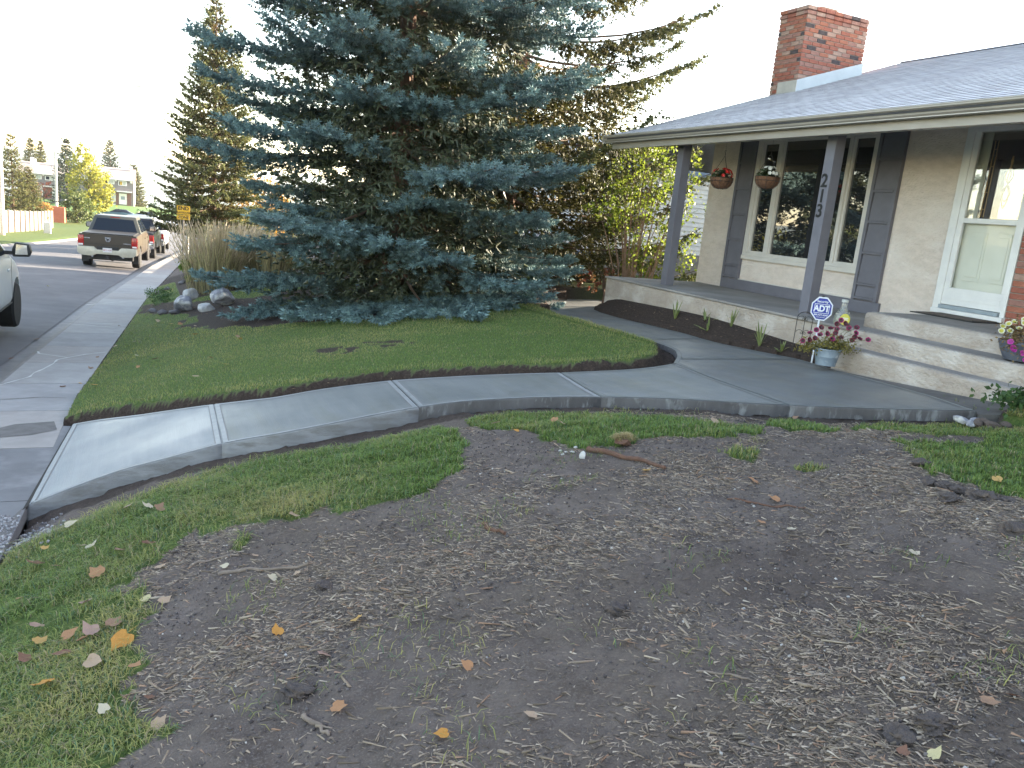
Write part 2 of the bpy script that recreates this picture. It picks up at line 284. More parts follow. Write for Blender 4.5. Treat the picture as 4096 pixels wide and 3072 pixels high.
# ground material: soil with turf colour by mask attribute
def ground_material():
    m = bpy.data.materials.new('yard_ground'); m.use_nodes = True; nt = m.node_tree; N = nt.nodes; L = nt.links; b = N['Principled BSDF']
    tc = N.new('ShaderNodeTexCoord'); at = N.new('ShaderNodeAttribute'); at.attribute_name = 'col'
    sep = N.new('ShaderNodeSeparateColor'); L.new(at.outputs['Color'], sep.inputs[0])
    def noise(s, d=6, r=.62):
        n = N.new('ShaderNodeTexNoise'); n.inputs['Scale'].default_value = s; n.inputs['Detail'].default_value = d; n.inputs['Roughness'].default_value = r; L.new(tc.outputs['Object'], n.inputs['Vector']); return n.outputs[0]
    def ramp(a, stops):
        r = N.new('ShaderNodeValToRGB'); e = r.color_ramp.elements
        while len(e) < len(stops): e.new(.5)
        for q, (p, c) in zip(e, stops): q.position = p; q.color = (*c, 1)
        L.new(a, r.inputs[0]); return r.outputs[0]
    def mix(f, a, c):
        x = N.new('ShaderNodeMix'); x.data_type = 'RGBA'; L.new(f, x.inputs[0]); L.new(a, x.inputs[6]); L.new(c, x.inputs[7]); return x.outputs[2]
    soil = ramp(noise(5), [(.3, (.068, .052, .045)), (.52, (.126, .101, .088)), (.72, (.195, .160, .141))])
    crumb = ramp(noise(60, 4, .75), [(.42, (0, 0, 0)), (.62, (1, 1, 1))])
    soil2 = ramp(noise(120, 3), [(.3, (.042, .033, .030)), (.7, (.18, .152, .138))])
    soil = mix(crumb, soil, soil2)
    mulch = ramp(noise(45, 5, .8), [(.3, (.05, .038, .032)), (.5, (.11, .088, .072)), (.7, (.19, .155, .125))])
    soil = mix(sep.outputs[1], soil, mulch)
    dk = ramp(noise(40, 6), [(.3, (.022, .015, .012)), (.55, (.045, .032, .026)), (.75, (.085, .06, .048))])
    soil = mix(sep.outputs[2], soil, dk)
    turf = ramp(noise(30, 5), [(.3, (.03, .05, .014)), (.5, (.07, .11, .025)), (.75, (.14, .15, .045))])
    c = mix(sep.outputs[0], soil, turf)
    L.new(c, b.inputs['Base Color']); b.inputs['Roughness'].default_value = .92; b.inputs['Specular IOR Level'].default_value = .25
    bn = N.new('ShaderNodeBump'); bn.inputs['Strength'].default_value = .9; bn.inputs['Distance'].default_value = .012; L.new(noise(75, 8, .7), bn.inputs['Height'])
    L.new(bn.outputs[0], b.inputs['Normal']); return m
M_ground = ground_material()
def axis(segs):
    out = []
    for a, b, d in segs: out += list(np.arange(a, b, d))
    out.append(segs[-1][1]); return np.array(out)
gx = axis([(-60, -12, 3), (-12, -1.2, .4), (-1.2, 4.4, .028), (4.4, 7.3, .05), (7.3, 40, 1.5), (40, 64, 8)])
gy = axis([(-60, -20, 10), (-20, 0, 1), (0, .9, .1), (.9, 4.8, .024), (4.8, 9.8, .03), (9.8, 13, .05), (13, 26, .16), (26, 60, 1), (60, 170, 5)])
X_, Y_ = np.meshgrid(gx, gy)
def hills(x, y):
    r = np.hypot(x, y); a = np.arctan2(x, y)
    h = sst(r, 1350, 2350)*(84+20*fbm(a*7, a*0+.3, 3, 3)+60*fbm(x*.0016, y*.0016, 4, 6)) - sst(r, 180, 520)*34
    return np.where(y > 0, h, 0)
Z_ = Tg(X_, Y_)
G_ = grassmask(X_, Y_).astype(float)
G_ = np.where((X_ < x_e(Y_)-9.2) | (X_ > 7.3) | (Y_ > 40), 1.0, G_)
bedm = inpoly(X_, Y_, PTS['bedF']).astype(float)
mul = np.clip(bedm+((Y_ < 6.6) & (X_ > .4))*sst(fbm(X_*1.3, Y_*1.3, 3, 41), -.12, .25)*.55, 0, 1)
ynr = np.interp(X_, [p[0] for p in NEAR], [p[1] for p in NEAR]); camside = (Y_ < ynr) & (X_ < 6.3)
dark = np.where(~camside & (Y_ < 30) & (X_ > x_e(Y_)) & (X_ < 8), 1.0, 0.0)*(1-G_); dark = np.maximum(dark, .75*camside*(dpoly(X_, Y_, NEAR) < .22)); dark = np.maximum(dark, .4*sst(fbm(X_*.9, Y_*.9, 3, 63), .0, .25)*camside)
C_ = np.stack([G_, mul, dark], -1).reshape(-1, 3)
ny_, nx_ = X_.shape
idx = np.arange(nx_*ny_).reshape(ny_, nx_)
F_ = np.stack([idx[:-1, :-1], idx[:-1, 1:], idx[1:, 1:], idx[1:, :-1]], -1).reshape(-1, 4)
V_ = np.stack([X_, Y_, Z_], -1).reshape(-1, 3)
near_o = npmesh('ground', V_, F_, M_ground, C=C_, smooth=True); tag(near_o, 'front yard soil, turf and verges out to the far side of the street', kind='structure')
M_hill = mat('hill_meadow_hazed', (.16, .20, .17), .95, (.09, .125, .10), .004, 6, mix=(.42, .58), c3=(.30, .30, .26), s3=.012, m3=(.55, .62))  # meadow colour paled towards blue, distance haze put into it
def far_sheet(name, xs, ys, m, keep, lab=None):
    XX, YY = np.meshgrid(xs, ys); ZZ = T0(XX, YY)+hills(XX, YY); id_ = np.arange(XX.size).reshape(XX.shape)
    F = np.stack([id_[:-1, :-1], id_[:-1, 1:], id_[1:, 1:], id_[1:, :-1]], -1).reshape(-1, 4); V = np.stack([XX, YY, ZZ], -1).reshape(-1, 3)
    c = V[F].mean(1); F = F[keep(c[:, 0], c[:, 1])]; used = np.unique(F); rm = np.zeros(len(V), int); rm[used] = np.arange(len(used))
    C = np.tile([1.0, 0, 0], (len(used), 1)); o = npmesh(name, V[used], rm[F], m, C=C, smooth=True); tag(o, lab, kind='structure'); return o
xs = np.array(sorted(set(list(range(-3000, -60, 70))+[-60, -30, 0, 30, 64]+list(range(100, 3000, 70))))); ys = np.array(sorted(set([-600, -300, -60]+list(range(-40, 170, 10))+[170]+list(range(200, 4200, 60)))))
far_sheet('terrain', xs, ys, M_ground, lambda x, y: ~((x > -60) & (x < 64) & (y > -60) & (y < 170)) & (np.hypot(x, y) < 900))
far_sheet('hills', xs, ys, M_hill, lambda x, y: ~((x > -60) & (x < 64) & (y > -60) & (y < 170)) & (np.hypot(x, y) >= 900) & (y > -100))

# ---------------------------------------------------------------- flat sheets that follow the terrain
def sheet_bm(poly, zf, step):
    bm = bmesh.new(); vs = [bm.verts.new((p[0], p[1], 0)) for p in poly]; f = bm.faces.new(vs)
    if f.normal.z < 0: f.normal_flip()
    bm.normal_update()
    xs = [p[0] for p in poly]; ys = [p[1] for p in poly]
    for ax, lo, hi, st in ((0, min(xs), max(xs), step[0]), (1, min(ys), max(ys), step[1])):
        t = lo+st
        while t < hi:
            co = (t, 0, 0) if ax == 0 else (0, t, 0); no = (1, 0, 0) if ax == 0 else (0, 1, 0)
            bmesh.ops.bisect_plane(bm, geom=bm.verts[:]+bm.edges[:]+bm.faces[:], plane_co=co, plane_no=no, dist=1e-5); t += st
    c = np.array([v.co[:2] for v in bm.verts]); z = zf(c[:, 0], c[:, 1])
    for v, q in zip(bm.verts, z): v.co.z = q
    return bm
def sheet(name, poly, zf, m, step=(.4, .4), thick=0, parent=None, smooth=True):
    bm = sheet_bm(poly, zf, step)
    bmesh.ops.recalc_face_normals(bm, faces=bm.faces)
    if sum(f.normal.z for f in bm.faces) < 0: bmesh.ops.reverse_faces(bm, faces=bm.faces)
    for f in bm.faces: f.smooth = smooth
    if thick:
        ed = [e for e in bm.edges if len(e.link_faces) == 1]
        g = bmesh.ops.extrude_edge_only(bm, edges=ed)['geom']
        for v in g:
            if isinstance(v, bmesh.types.BMVert): v.co.z -= thick
        for e in ed: e.smooth = False
        for f in g:
            if isinstance(f, bmesh.types.BMFace): f.smooth = False
        bmesh.ops.recalc_face_normals(bm, faces=bm.faces)
    me = bpy.data.meshes.new(name); bm.to_mesh(me); bm.free(); return link(name, me, m, parent)
def ribbon(name, line, w, zf, m, parent=None, wob=0):
    """thin marking or filler that follows a line on the ground"""
    P = [np.array(line[0])]
    for a, b in zip(line[:-1], line[1:]):
        a, b = np.array(a), np.array(b); n = max(1, int(np.linalg.norm(b-a)/.1))
        for i in range(1, n+1): P.append(a+(b-a)*i/n)
    P = np.array(P); T = np.gradient(P, axis=0); T /= np.linalg.norm(T, axis=1)[:, None]+1e-9; Nn = np.stack([-T[:, 1], T[:, 0]], 1)
    ww = w*(1+wob*(rng.random(len(P))-.5)); A = P+Nn*ww[:, None]/2; B = P-Nn*ww[:, None]/2
    V = np.concatenate([np.column_stack([A, zf(A[:, 0], A[:, 1])]), np.column_stack([B, zf(B[:, 0], B[:, 1])])])
    n = len(P); F = [(i, i+1, n+i+1, n+i) for i in range(n-1)]
    return npmesh(name, V, F, m, parent)

# street
def road_z(x, y):
    u = x-x_e(y); return T0(x_e(y), y)-.105-.0+.10*(1-((u+5.2)/4.0)**2)*np.ones_like(x)
M_asph = mat('asphalt', (.125, .12, .128), .85, (.095, .092, .10), 2.2, 6, bump=.5, bscale=160, dist=.01, c3=(.15, .145, .15), s3=.6)
M_conc = mat('old_concrete', (.33, .31, .30), .85, (.25, .235, .23), 5, 8, bump=.35, bscale=140, dist=.006, c3=(.38, .35, .33), s3=1.2, m3=(.5, .62))
M_gut = mat('gutter_concrete', (.25, .235, .23), .85, (.19, .18, .18), 4, 8, bump=.4, bscale=140, dist=.006)
ys = list(np.concatenate([np.arange(-25, 60, 2.0), np.arange(60, 126, 4.0)]))
def strip_poly(u0, u1, y0, y1, n=1):
    yy = np.linspace(y0, y1, n+1); return [(float(x_e(y))+u0, float(y)) for y in yy]+[(float(x_e(y))+u1, float(y)) for y in yy[::-1]]
def strip_sheet(name, u0, u1, y0, y1, zf, m, dy=2.0, nu=8, parent=None, thick=0):
    yy = np.arange(y0, y1+.01, dy); uu = np.linspace(u0, u1, nu+1)
    U, YY = np.meshgrid(uu, yy); XX = x_e(YY)+U; ZZ = zf(XX, YY)
    id_ = np.arange(U.size).reshape(U.shape); F = np.stack([id_[:-1, :-1], id_[:-1, 1:], id_[1:, 1:], id_[1:, :-1]], -1).reshape(-1, 4)
    return npmesh(name, np.stack([XX, YY, ZZ], -1).reshape(-1, 3), F, m, parent, smooth=True)
rd = strip_sheet('road', -9.1, -1.30, -30, 122, road_z, M_asph); tag(rd, 'grey asphalt street running downhill past the parked trucks', kind='structure')
cr = sheet('cross_street', [(-60, 120), (60, 120), (60, 136), (-60, 136)], lambda x, y: T0(np.zeros_like(x)-40, y)-.10, M_asph, (10, 4)); tag(cr, 'cross street at the bottom of the hill', kind='structure')
def curb_prof(zb):  # rolled curb as (u, dz)
    return [(-1.34, -.11), (-1.13, -.115), (-1.06, -.06), (-1.0, -.012), (-.94, 0)]
def curb(name, prof, y0, y1, dy, flip=1, u0=0):
    yy = np.arange(y0, y1, dy); V = []; k = len(prof)
    for y in yy:
        for (u, dz) in prof: V.append((float(x_e(y))+u0+flip*u, y, float(z_r(y))+dz))
    F = [(i*k+j, i*k+j+1, (i+1)*k+j+1, (i+1)*k+j) for i in range(len(yy)-1) for j in range(k-1)]
    return npmesh(name, V, F, M_gut)
tag(curb('curb', curb_prof(0), -30, 121, 1.5), 'rolled concrete curb and gutter beside the sidewalk', kind='structure')
tag(curb('curb', curb_prof(0), -30, 121, 1.5, -1, -10.35), 'rolled concrete curb along the far side of the street', kind='structure')
sw = empty('sidewalk', (0, 0, 0), kind='structure', label='old pale concrete sidewalk with scored slabs running down the street')
y = -10.0; k = 0
swz = lambda x, y: z_r(y)+.006+0*x
sw_m = [mat('sidewalk_concrete_%s' % n, c, .85, tuple(v*.86 for v in c), 6, 8, bump=.3, bscale=150, dist=.005, c3=tuple(v*.78 for v in c), s3=1.1, m3=(.52, .66)) for n, c in (('warm', (.33, .305, .29)), ('grey', (.31, .30, .30)), ('pale', (.35, .335, .325)))]
M_swd = mat('sidewalk_concrete_dark', (.17, .168, .175), .8, (.13, .128, .135), 3, 8, bump=.4, bscale=120, dist=.006, c3=(.23, .225, .23), s3=2)
while y < 110:
    L_ = 1.52 if y < 60 else 6.1
    bx = strip_poly(-.94, 0, y+.008, y+L_-.008, 2)
    sheet('slab', bx, swz, M_swd if y < 7.9 else sw_m[k % 3 if random.random() < .8 else 0], (1, .8), .1, sw); y += L_; k += 1
M_fill = mat('crack_filler', (.60, .59, .57), .7, (.5, .49, .47), 30)
for c in PTS['cracks']: ribbon('crack_filler', c, .022, lambda x, y: swz(x, y)+.004, M_fill, sw, 1.2)
M_crack = mat('dark_crack', (.04, .035, .03), .95)
for c in ([(-1.6, 17.2), (-1.0, 16.9), (-.6, 17.0)], [(-1.7, 10.3), (-1.2, 10.45), (-.95, 10.4)]): ribbon('crack', c, .012, lambda x, y: swz(x, y)+.004, M_crack, sw, 1.5)
M_patch = mat('damp_dirt', (.14, .13, .125), .8, (.10, .092, .088), 9, 6)
# dirt washed over the slab beside the new walk
cx = PTS['far'][0]
sheet('dirt_patch', [(-1.62, 8.75), (-1.3, 9.15), (-.96, 9.25), (-.90, 8.9), (-1.1, 8.72), (-1.4, 8.62)], lambda x, y: swz(x, y)+.004, M_patch, (.3, .3), 0, sw)
sheet('dirt_patch', [(-1.30, 5.6), (-.95, 6.3), (-.90, 6.55), (-.885, 5.3), (-.9, 4.9), (-1.2, 4.9)], lambda x, y: swz(x, y)+.004, M_patch, (.3, .3), 0, sw)

# new broom-finished walk, one slab per pour
def walk_mat(name, c, c2, r, wet):
    m = mat(name, c, r, c2, 1.5, 6, mix=(.3, .7), c3=wet, s3=.8, m3=(.48, .7), spec=.5, stretch=(7, .9, 1, .1))
    nt = m.node_tree; N = nt.nodes; L = nt.links; b = N['Principled BSDF']
    tc = N.new('ShaderNodeTexCoord'); mp = N.new('ShaderNodeMapping'); mp.inputs['Scale'].default_value = (150, 4, 4); mp.inputs['Rotation'].default_value = (0, 0, .12)
    n = N.new('ShaderNodeTexNoise'); n.inputs['Scale'].default_value = 1; n.inputs['Detail'].default_value = 3
    L.new(tc.outputs['Object'], mp.inputs[0]); L.new(mp.outputs[0], n.inputs['Vector'])
    bn = N.new('ShaderNodeBump'); bn.inputs['Strength'].default_value = .3; bn.inputs['Distance'].default_value = .006; L.new(n.outputs[0], bn.inputs['Height']); L.new(bn.outputs[0], b.inputs['Normal'])
    n2 = N.new('ShaderNodeTexNoise'); n2.inputs['Scale'].default_value = 1.3; n2.inputs['Detail'].default_value = 4; L.new(tc.outputs['Object'], n2.inputs['Vector'])
    mr = N.new('ShaderNodeMapRange'); mr.inputs['From Min'].default_value = .35; mr.inputs['From Max'].default_value = .65; mr.inputs['To Min'].default_value = r-.14; mr.inputs['To Max'].default_value = r+.12
    L.new(n2.outputs[0], mr.inputs['Value']); L.new(mr.outputs[0], b.inputs['Roughness']); return m
wm_dry = walk_mat('fresh_concrete_drying', (.28, .285, .29), (.225, .235, .24), .52, (.24, .255, .26))
wm_mid = walk_mat('fresh_concrete', (.20, .206, .203), (.16, .17, .17), .50, (.17, .175, .16))
wm_wet = walk_mat('fresh_concrete_damp', (.172, .176, .177), (.137, .143, .146), .46, (.155, .155, .14))
M_band = mat('trowelled_edge', (.29, .295, .30), .5, (.23, .24, .24), 12, 5)
M_bandd = mat('trowelled_edge_damp', (.195, .205, .20), .45, (.155, .165, .16), 12, 5)
M_side = mat('formed_side', (.27, .275, .285), .85, (.18, .18, .185), 3, 8, bump=.6, bscale=50, dist=.01, c3=(.17, .165, .16), s3=4, m3=(.5, .65), stretch=(1, 1, 4))
walkE = empty('concrete_path', (0, 0, 0), kind='structure', label='new curving concrete walkway from the sidewalk up to the porch')
def offset_poly(P, d):
    P = np.array(P); n = len(P); A = 0
    for i in range(n): A += P[i, 0]*P[(i+1) % n, 1]-P[(i+1) % n, 0]*P[i, 1]
    s = 1 if A > 0 else -1; out = []
    for i in range(n):
        a = P[i]-P[i-1]; b = P[(i+1) % n]-P[i]; a = a/(np.linalg.norm(a)+1e-9); b = b/(np.linalg.norm(b)+1e-9)
        na = np.array([-a[1], a[0]])*s; nb = np.array([-b[1], b[0]])*s; m_ = na+nb; m_ /= max(.35, (m_@na)); out.append(tuple(P[i]+m_*d*1.0 if np.linalg.norm(m_) < 2.5 else P[i]+na*d))
    return out
def smooth_poly(P, it=1):
    return P
M_sided = mat('soil_smeared_side', (.115, .11, .112), .9, (.065, .06, .06), 3, 8, bump=.7, bscale=40, dist=.012, c3=(.19, .19, .192), s3=11, m3=(.54, .66), stretch=(1, 1, .35))
def wslab(P, m, mb, ms=None):
    P = [tuple(p) for p in P]
    P = offset_poly(P, .004)
    zt = lambda x, y: T0(x, y)
    s = sheet('slab', P, zt, m, (.16, .3), 0, walkE)
    # side face all round, rounded arris
    Q = []
    for i in range(len(P)):
        a, b = np.array(P[i]), np.array(P[(i+1) % len(P)]); n = max(1, int(np.linalg.norm(b-a)/.15))
        for j in range(n): Q.append(tuple(a+(b-a)*j/n))
    O = offset_poly(Q, -.007)
    V = []
    for (q, o) in zip(Q, O):
        z = float(T0(np.array(q[0]), np.array(q[1]))); V += [(q[0], q[1], z), ((q[0]*.35+o[0]*.65), (q[1]*.35+o[1]*.65), z-.004), (o[0], o[1], z-.012), (o[0], o[1], z-.19)]
    n = len(Q); F = [(i*4+j, ((i+1) % n)*4+j, ((i+1) % n)*4+j+1, i*4+j+1) for i in range(n) for j in range(3)]
    npmesh('slab_side', V, F, ms or M_sided, s)
    I1 = offset_poly(Q, .006); I2 = offset_poly(Q, .042)
    zz = lambda p, d: float(T0(np.array(p[0]), np.array(p[1])))+d
    V = [(*p, zz(p, .004)) for p in I1]+[(*p, zz(p, .004)) for p in I2]
    npmesh('edge_band', V, [(i, (i+1) % n, n+(i+1) % n, n+i) for i in range(n)], mb, s)
    I3 = offset_poly(Q, .050)
    V = [(*p, zz(p, .0035)) for p in I2]+[(*p, zz(p, .0035)) for p in I3]
    npmesh('tool_line', V, [(i, (i+1) % n, n+(i+1) % n, n+i) for i in range(n)], M_gut, s)
def catmull(P, n=3):
    P = [np.array(p, float) for p in P]; out = []
    for i in range(len(P)-1):
        a = P[max(i-1, 0)]; b = P[i]; c = P[i+1]; d = P[min(i+2, len(P)-1)]
        for j in range(n):
            t = j/n; out.append(tuple(.5*((2*b)+(-a+c)*t+(2*a-5*b+4*c-d)*t*t+(-a+3*b-3*c+d)*t**3)))
    out.append(tuple(P[-1])); return out
N_, Fr, H_ = NEAR, FAR, HS
wslab(catmull(N_[0:5])+catmull(Fr[0:4])[::-1], wm_dry, M_band, M_side)
wslab(catmull(N_[4:10])+catmull(Fr[3:8])[::-1], wm_mid, M_band, M_side)
wslab(catmull(N_[9:13])+catmull(Fr[7:10])[::-1], wm_mid, M_band)
j4a, j4b = PTS['j4']; j5a, j5b = PTS['j5']; j6a, j6b = PTS['j6']
wslab(catmull(N_[12:15])+[j4b]+catmull([j4a, Fr[11], Fr[10], Fr[9]]), wm_mid, M_bandd)
wslab([j4a, j4b, N_[15], N_[16], N_[17], H_[1], H_[2], H_[3], H_[4], Fr[12]], wm_wet, M_bandd)
wslab(catmull([Fr[12], Fr[13], Fr[14], j6a])+catmull([j6b, H_[6], H_[5], H_[4]]), wm_wet, M_bandd)
wslab(catmull([j6a]+Fr[16:20])+[Fr[20], Fr[21], Fr[22], Fr[23]]+[H_[14], H_[13], H_[12], H_[11], H_[10], H_[9]]+catmull([H_[8], H_[7], j6b]), wm_wet, M_bandd)
sheet('joint_filler', [(-.895, 6.50), (-.870, 6.58), (-.752, 9.0), (-.785, 9.05)], lambda x, y: z_r(y)+.012+0*x, M_crack, (.3, .3), .02, walkE)
sheet('slab', [(-.884, 6.40), (-.893, 6.52), (-.788, 9.04), (-.862, 9.06)], lambda x, y: z_r(y)+.0062+0*x, M_swd, (.3, .3), .08, sw)
st_ = sheet('concrete_strip', offset_poly(STRIP, .012), lambda x, y: T0(x, y)-.028, mat('dusty_concrete', (.15, .14, .13), .85, (.10, .09, .085), 7, 7, bump=.3), (.3, .3), .1); tag(st_, 'narrow dusty strip between the new walk and the steps', kind='structure')

# ================================================================ THE HOUSE
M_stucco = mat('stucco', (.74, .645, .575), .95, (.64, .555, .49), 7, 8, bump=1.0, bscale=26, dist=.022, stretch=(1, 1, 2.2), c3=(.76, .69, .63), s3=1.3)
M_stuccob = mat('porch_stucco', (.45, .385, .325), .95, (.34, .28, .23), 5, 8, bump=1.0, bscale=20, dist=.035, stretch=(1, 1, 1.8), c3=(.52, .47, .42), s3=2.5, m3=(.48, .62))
M_slab = mat('porch_concrete', (.27, .25, .235), .8, (.20, .185, .175), 3, 7, bump=.15, bscale=80, dist=.005, c3=(.33, .31, .29), s3=1.5)
M_grey = mat('blue_grey_paint', (.155, .152, .18), .6, (.135, .132, .157), 6, 4, bump=.15, bscale=50, dist=.004)
M_trim = mat('cream_vinyl', (.62, .585, .54), .45, (.56, .53, .49), 4, 3)
M_white = mat('white_paint', (.74, .74, .73), .4, (.66, .66, .66), 4, 3)
M_fasc = mat('taupe_metal', (.36, .325, .285), .45, (.31, .28, .245), 2, 4)
M_lip = mat('pale_gutter_lip', (.55, .51, .46), .45)
M_glass = glass_mat('window_glass')
M_dark = mat('dark_void', (.012, .011, .011), .9)
M_sage = mat('sage_door_paint', (.62, .63, .55), .5, (.58, .59, .51), 3, 3)
M_flash = mat('galvanised_flashing', (.46, .52, .56), .45, (.40, .45, .49), 3, 4, metal=.3)
M_mortar = mat('mortar', (.36, .31, .28), .95, (.28, .24, .22), 25, 5, bump=.5)
M_brick = [mat('brick_%s' % n, c, .9, tuple(v*.72 for v in c), 20, 6, bump=.6, bscale=70, dist=.006, c3=tuple(min(1, v*1.35+.04) for v in c), s3=9, m3=(.55, .72)) for n, c in
           (('red', (.33, .115, .08)), ('orange', (.37, .14, .09)), ('rose', (.32, .165, .135)), ('pale', (.40, .26, .21)), ('charcoal', (.07, .055, .06)))]
def pick_brick(): return M_brick[np.random.choice(5, p=[.33, .2, .25, .17, .05])]
np.random.seed(5)
WX = 9.05
house = empty('bungalow', (9.05, 8, -1.4), label='low stucco bungalow with grey shutters, covered porch and shingle roof', cat='house')
def HB(): return MB()
def off(o): o.location = (-9.05, -8, 1.4); return o
def hpart(mb, name, m, **k):
    p = k.pop('parent', house); o = mb.build(name, m, p, **k)
    if p is house: off(o)
    return o
# walls (pieces around the openings so that nothing overlaps)
w = HB()
zt = 1.60
w.box(WX, WX+.2, 10.84, 12.03, -1.6, zt); w.box(WX, WX+.2, 8.37, 10.84, -1.6, -.35); w.box(WX, WX+.2, 8.37, 10.84, 1.595, zt)
w.box(WX, WX+.2, 7.06, 8.37, -1.6, zt); w.box(WX, WX+.2, 6.10, 7.06, 1.561, zt); w.box(WX, WX+.2, -4, 6.10, -1.6, zt)
w.box(WX+.2, 18, 11.83, 12.03, -1.6, zt); w.box(18, 18.2, -4, 12.03, -1.6, zt); w.box(WX+.2, 18, -4, -3.8, -1.6, zt)
hpart(w, 'wall', M_stucco)
hpart(MB().prism([(WX+.1, zt), (18.1, zt), (13.67, 3.55)], 'y', 11.85, 12.03), 'gable_wall', mat('pale_siding', (.55, .54, .52), .6, stretch=(1, 1, 40)))
hpart(MB().box(WX+.25, WX+.3, 5.5, 11.5, -1.0, 1.6), 'dark_interior', M_dark)
# porch slab, landing and steps
hpart(MB().box(7.08, WX-.002, 6.32, 11.95, -.90, -.87), 'porch_slab_top', M_slab, bevel=.008)
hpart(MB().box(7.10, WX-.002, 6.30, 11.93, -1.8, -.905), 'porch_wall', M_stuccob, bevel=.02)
def step(name, x0, x1, y0, y1, z0, z1, r=.03):
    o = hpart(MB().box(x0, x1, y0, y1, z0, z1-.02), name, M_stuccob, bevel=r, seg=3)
    hpart(MB().box(x0+.055, x1, y0+.06, y1-.05, z1-.03, z1-.012), 'tread', M_slab, bevel=.006)
step('step', 7.50, WX-.003, 3.4, 6.74, -1.75, -.682, .05)
step('step', 7.06, 7.60, 3.4, 6.50, -1.75, -.862, .035)
step('step', 6.78, 7.3, 4.34, 6.42, -1.75, -1.045, .035)
step('step', 6.95, 7.3, 3.4, 4.33, -1.75, -1.10, .05)
# soffit, fascia, gutter, beam
hpart(MB().box(7.695, WX+.1, -4, 12.45, zt+.002, zt+.014), 'soffit', M_fasc)
hpart(MB().box(7.245, 7.275, -4, 12.5, 1.275, 1.46), 'fascia', M_fasc)
g = [(7.245, 1.37), (7.17, 1.37), (7.135, 1.40), (7.125, 1.44), (7.10, 1.455), (7.10, 1.475), (7.115, 1.475), (7.12, 1.462), (7.145, 1.445), (7.155, 1.405), (7.18, 1.385), (7.245, 1.385)]
hpart(MB().prism(g, 'y', -4, 12.62), 'gutter', M_fasc)
hpart(MB().box(7.093, 7.12, -4, 12.62, 1.4765, 1.483), 'gutter_lip', M_lip)
hpart(MB().box(7.128, 7.133, -4, 12.61, 1.368, 1.3755), 'gutter_lip', M_lip)
hpart(MB().box(7.10, 7.245, 12.62, 12.625, 1.37, 1.475), 'gutter_end', M_fasc)
hpart(MB().box(7.275, 7.50, -4, 11.5, 1.30, 1.33), 'beam_cover', M_fasc)
hpart(MB().box(7.50, 7.69, -4, 12.0, 1.36, 1.60), 'beam', M_grey)
hpart(MB().prism([(7.275, 1.29), (13.67, 3.48), (13.67, 3.62), (7.275, 1.43)], 'y', 12.46, 12.5), 'rake_board', M_fasc)
hpart(MB().prism([(20.06, 1.29), (20.06, 1.43), (13.672, 3.62), (13.672, 3.48)], 'y', 12.46, 12.5), 'rake_board', M_fasc)
# posts
for (ya, yb, zb) in ((10.78, 10.93, -.87), (7.65, 7.80, -.87), (4.53, 4.68, -.69)):
    p = hpart(MB().box(7.53, 7.68, ya, yb, zb, 1.36), 'post', M_grey, bevel=.004)
    if abs(yb-7.80) < .01:
        Mx = lambda yy, zz: Matrix.Translation((7.527, yy, zz)) @ Matrix(((0, 0, -1, 0), (-1, 0, 0, 0), (0, 1, 0, 0), (0, 0, 0, 1)))
        for ch, zz in (('2', .77), ('1', .585), ('3', .405)):
            textmesh(ch, .225, mat('black_metal', (.010, .010, .011), .6), 'house_number', p, Mx(7.735, zz), .004, .004, .95)
# shutters and base board
for (ya, yb) in ((10.845, 11.27), (7.93, 8.365)):
    s = hpart(MB().box(WX-.022, WX-.002, ya, yb, -.698, 1.598), 'shutter', M_grey)
    zs = [-.68, -.49, -.06, .36, .78, 1.20, 1.57]
    for a, b in zip(zs[:-1], zs[1:]):
        MB().prism([(WX-.024, a+.03), (WX-.046, a+.03), (WX-.027, b-.004), (WX-.024, b-.004)], 'y', ya+.055, yb-.055).build('panel', M_grey, s)
    for zz in zs: MB().box(WX-.060, WX-.0235, ya+.052, yb-.052, zz, zz+.026).build('batten', M_grey, s)
    MB().box(WX-.056, WX-.0235, ya, ya+.05, -.70, 1.598).build('stile', M_grey, s)
    MB().box(WX-.056, WX-.0235, yb-.05, yb, -.70, 1.598).build('stile', M_grey, s)
hpart(MB().box(WX-.045, WX-.002, 7.88, 11.28, -.868, -.702), 'base_board', M_grey, bevel=.003)
hpart(MB().box(WX-.04, WX-.002, 8.37, 10.84, -.70, -.688), 'cream_bead', M_trim)
# window
wn_ = hpart(MB().box(WX-.05, WX+.03, 8.37, 10.84, -.35, -.285), 'window_sill', M_trim, bevel=.004)
win = hpart(MB().box(WX-.035, WX+.05, 10.74, 10.838, -.284, 1.595).box(WX-.035, WX+.05, 8.372, 8.43, -.284, 1.595).box(WX-.035, WX+.05, 8.43, 10.74, -.284, -.235).box(WX-.035, WX+.05, 8.43, 10.74, 1.55, 1.595).box(WX-.038, WX+.05, 10.24, 10.31, -.235, 1.55).box(WX-.038, WX+.05, 8.84, 8.90, -.235, 1.55), 'window', M_trim, bevel=.004)
for (ya, yb, s) in ((10.31, 10.74, .055), (8.90, 10.24, .022), (8.43, 8.84, .042)):
    z0, z1 = -.235, 1.55
    MB().box(WX-.018, WX+.04, ya, ya+s, z0, z1).box(WX-.018, WX+.04, yb-s, yb, z0, z1).box(WX-.018, WX+.04, ya+s, yb-s, z0, z0+s*.6).box(WX-.018, WX+.04, ya+s, yb-s, z1-s*.9, z1).build('sash', M_trim, win, bevel=.004)
    MB().box(WX+.012, WX+.018, ya+s, yb-s, z0+s*.6, z1-s*.9).build('pane', M_glass, win)
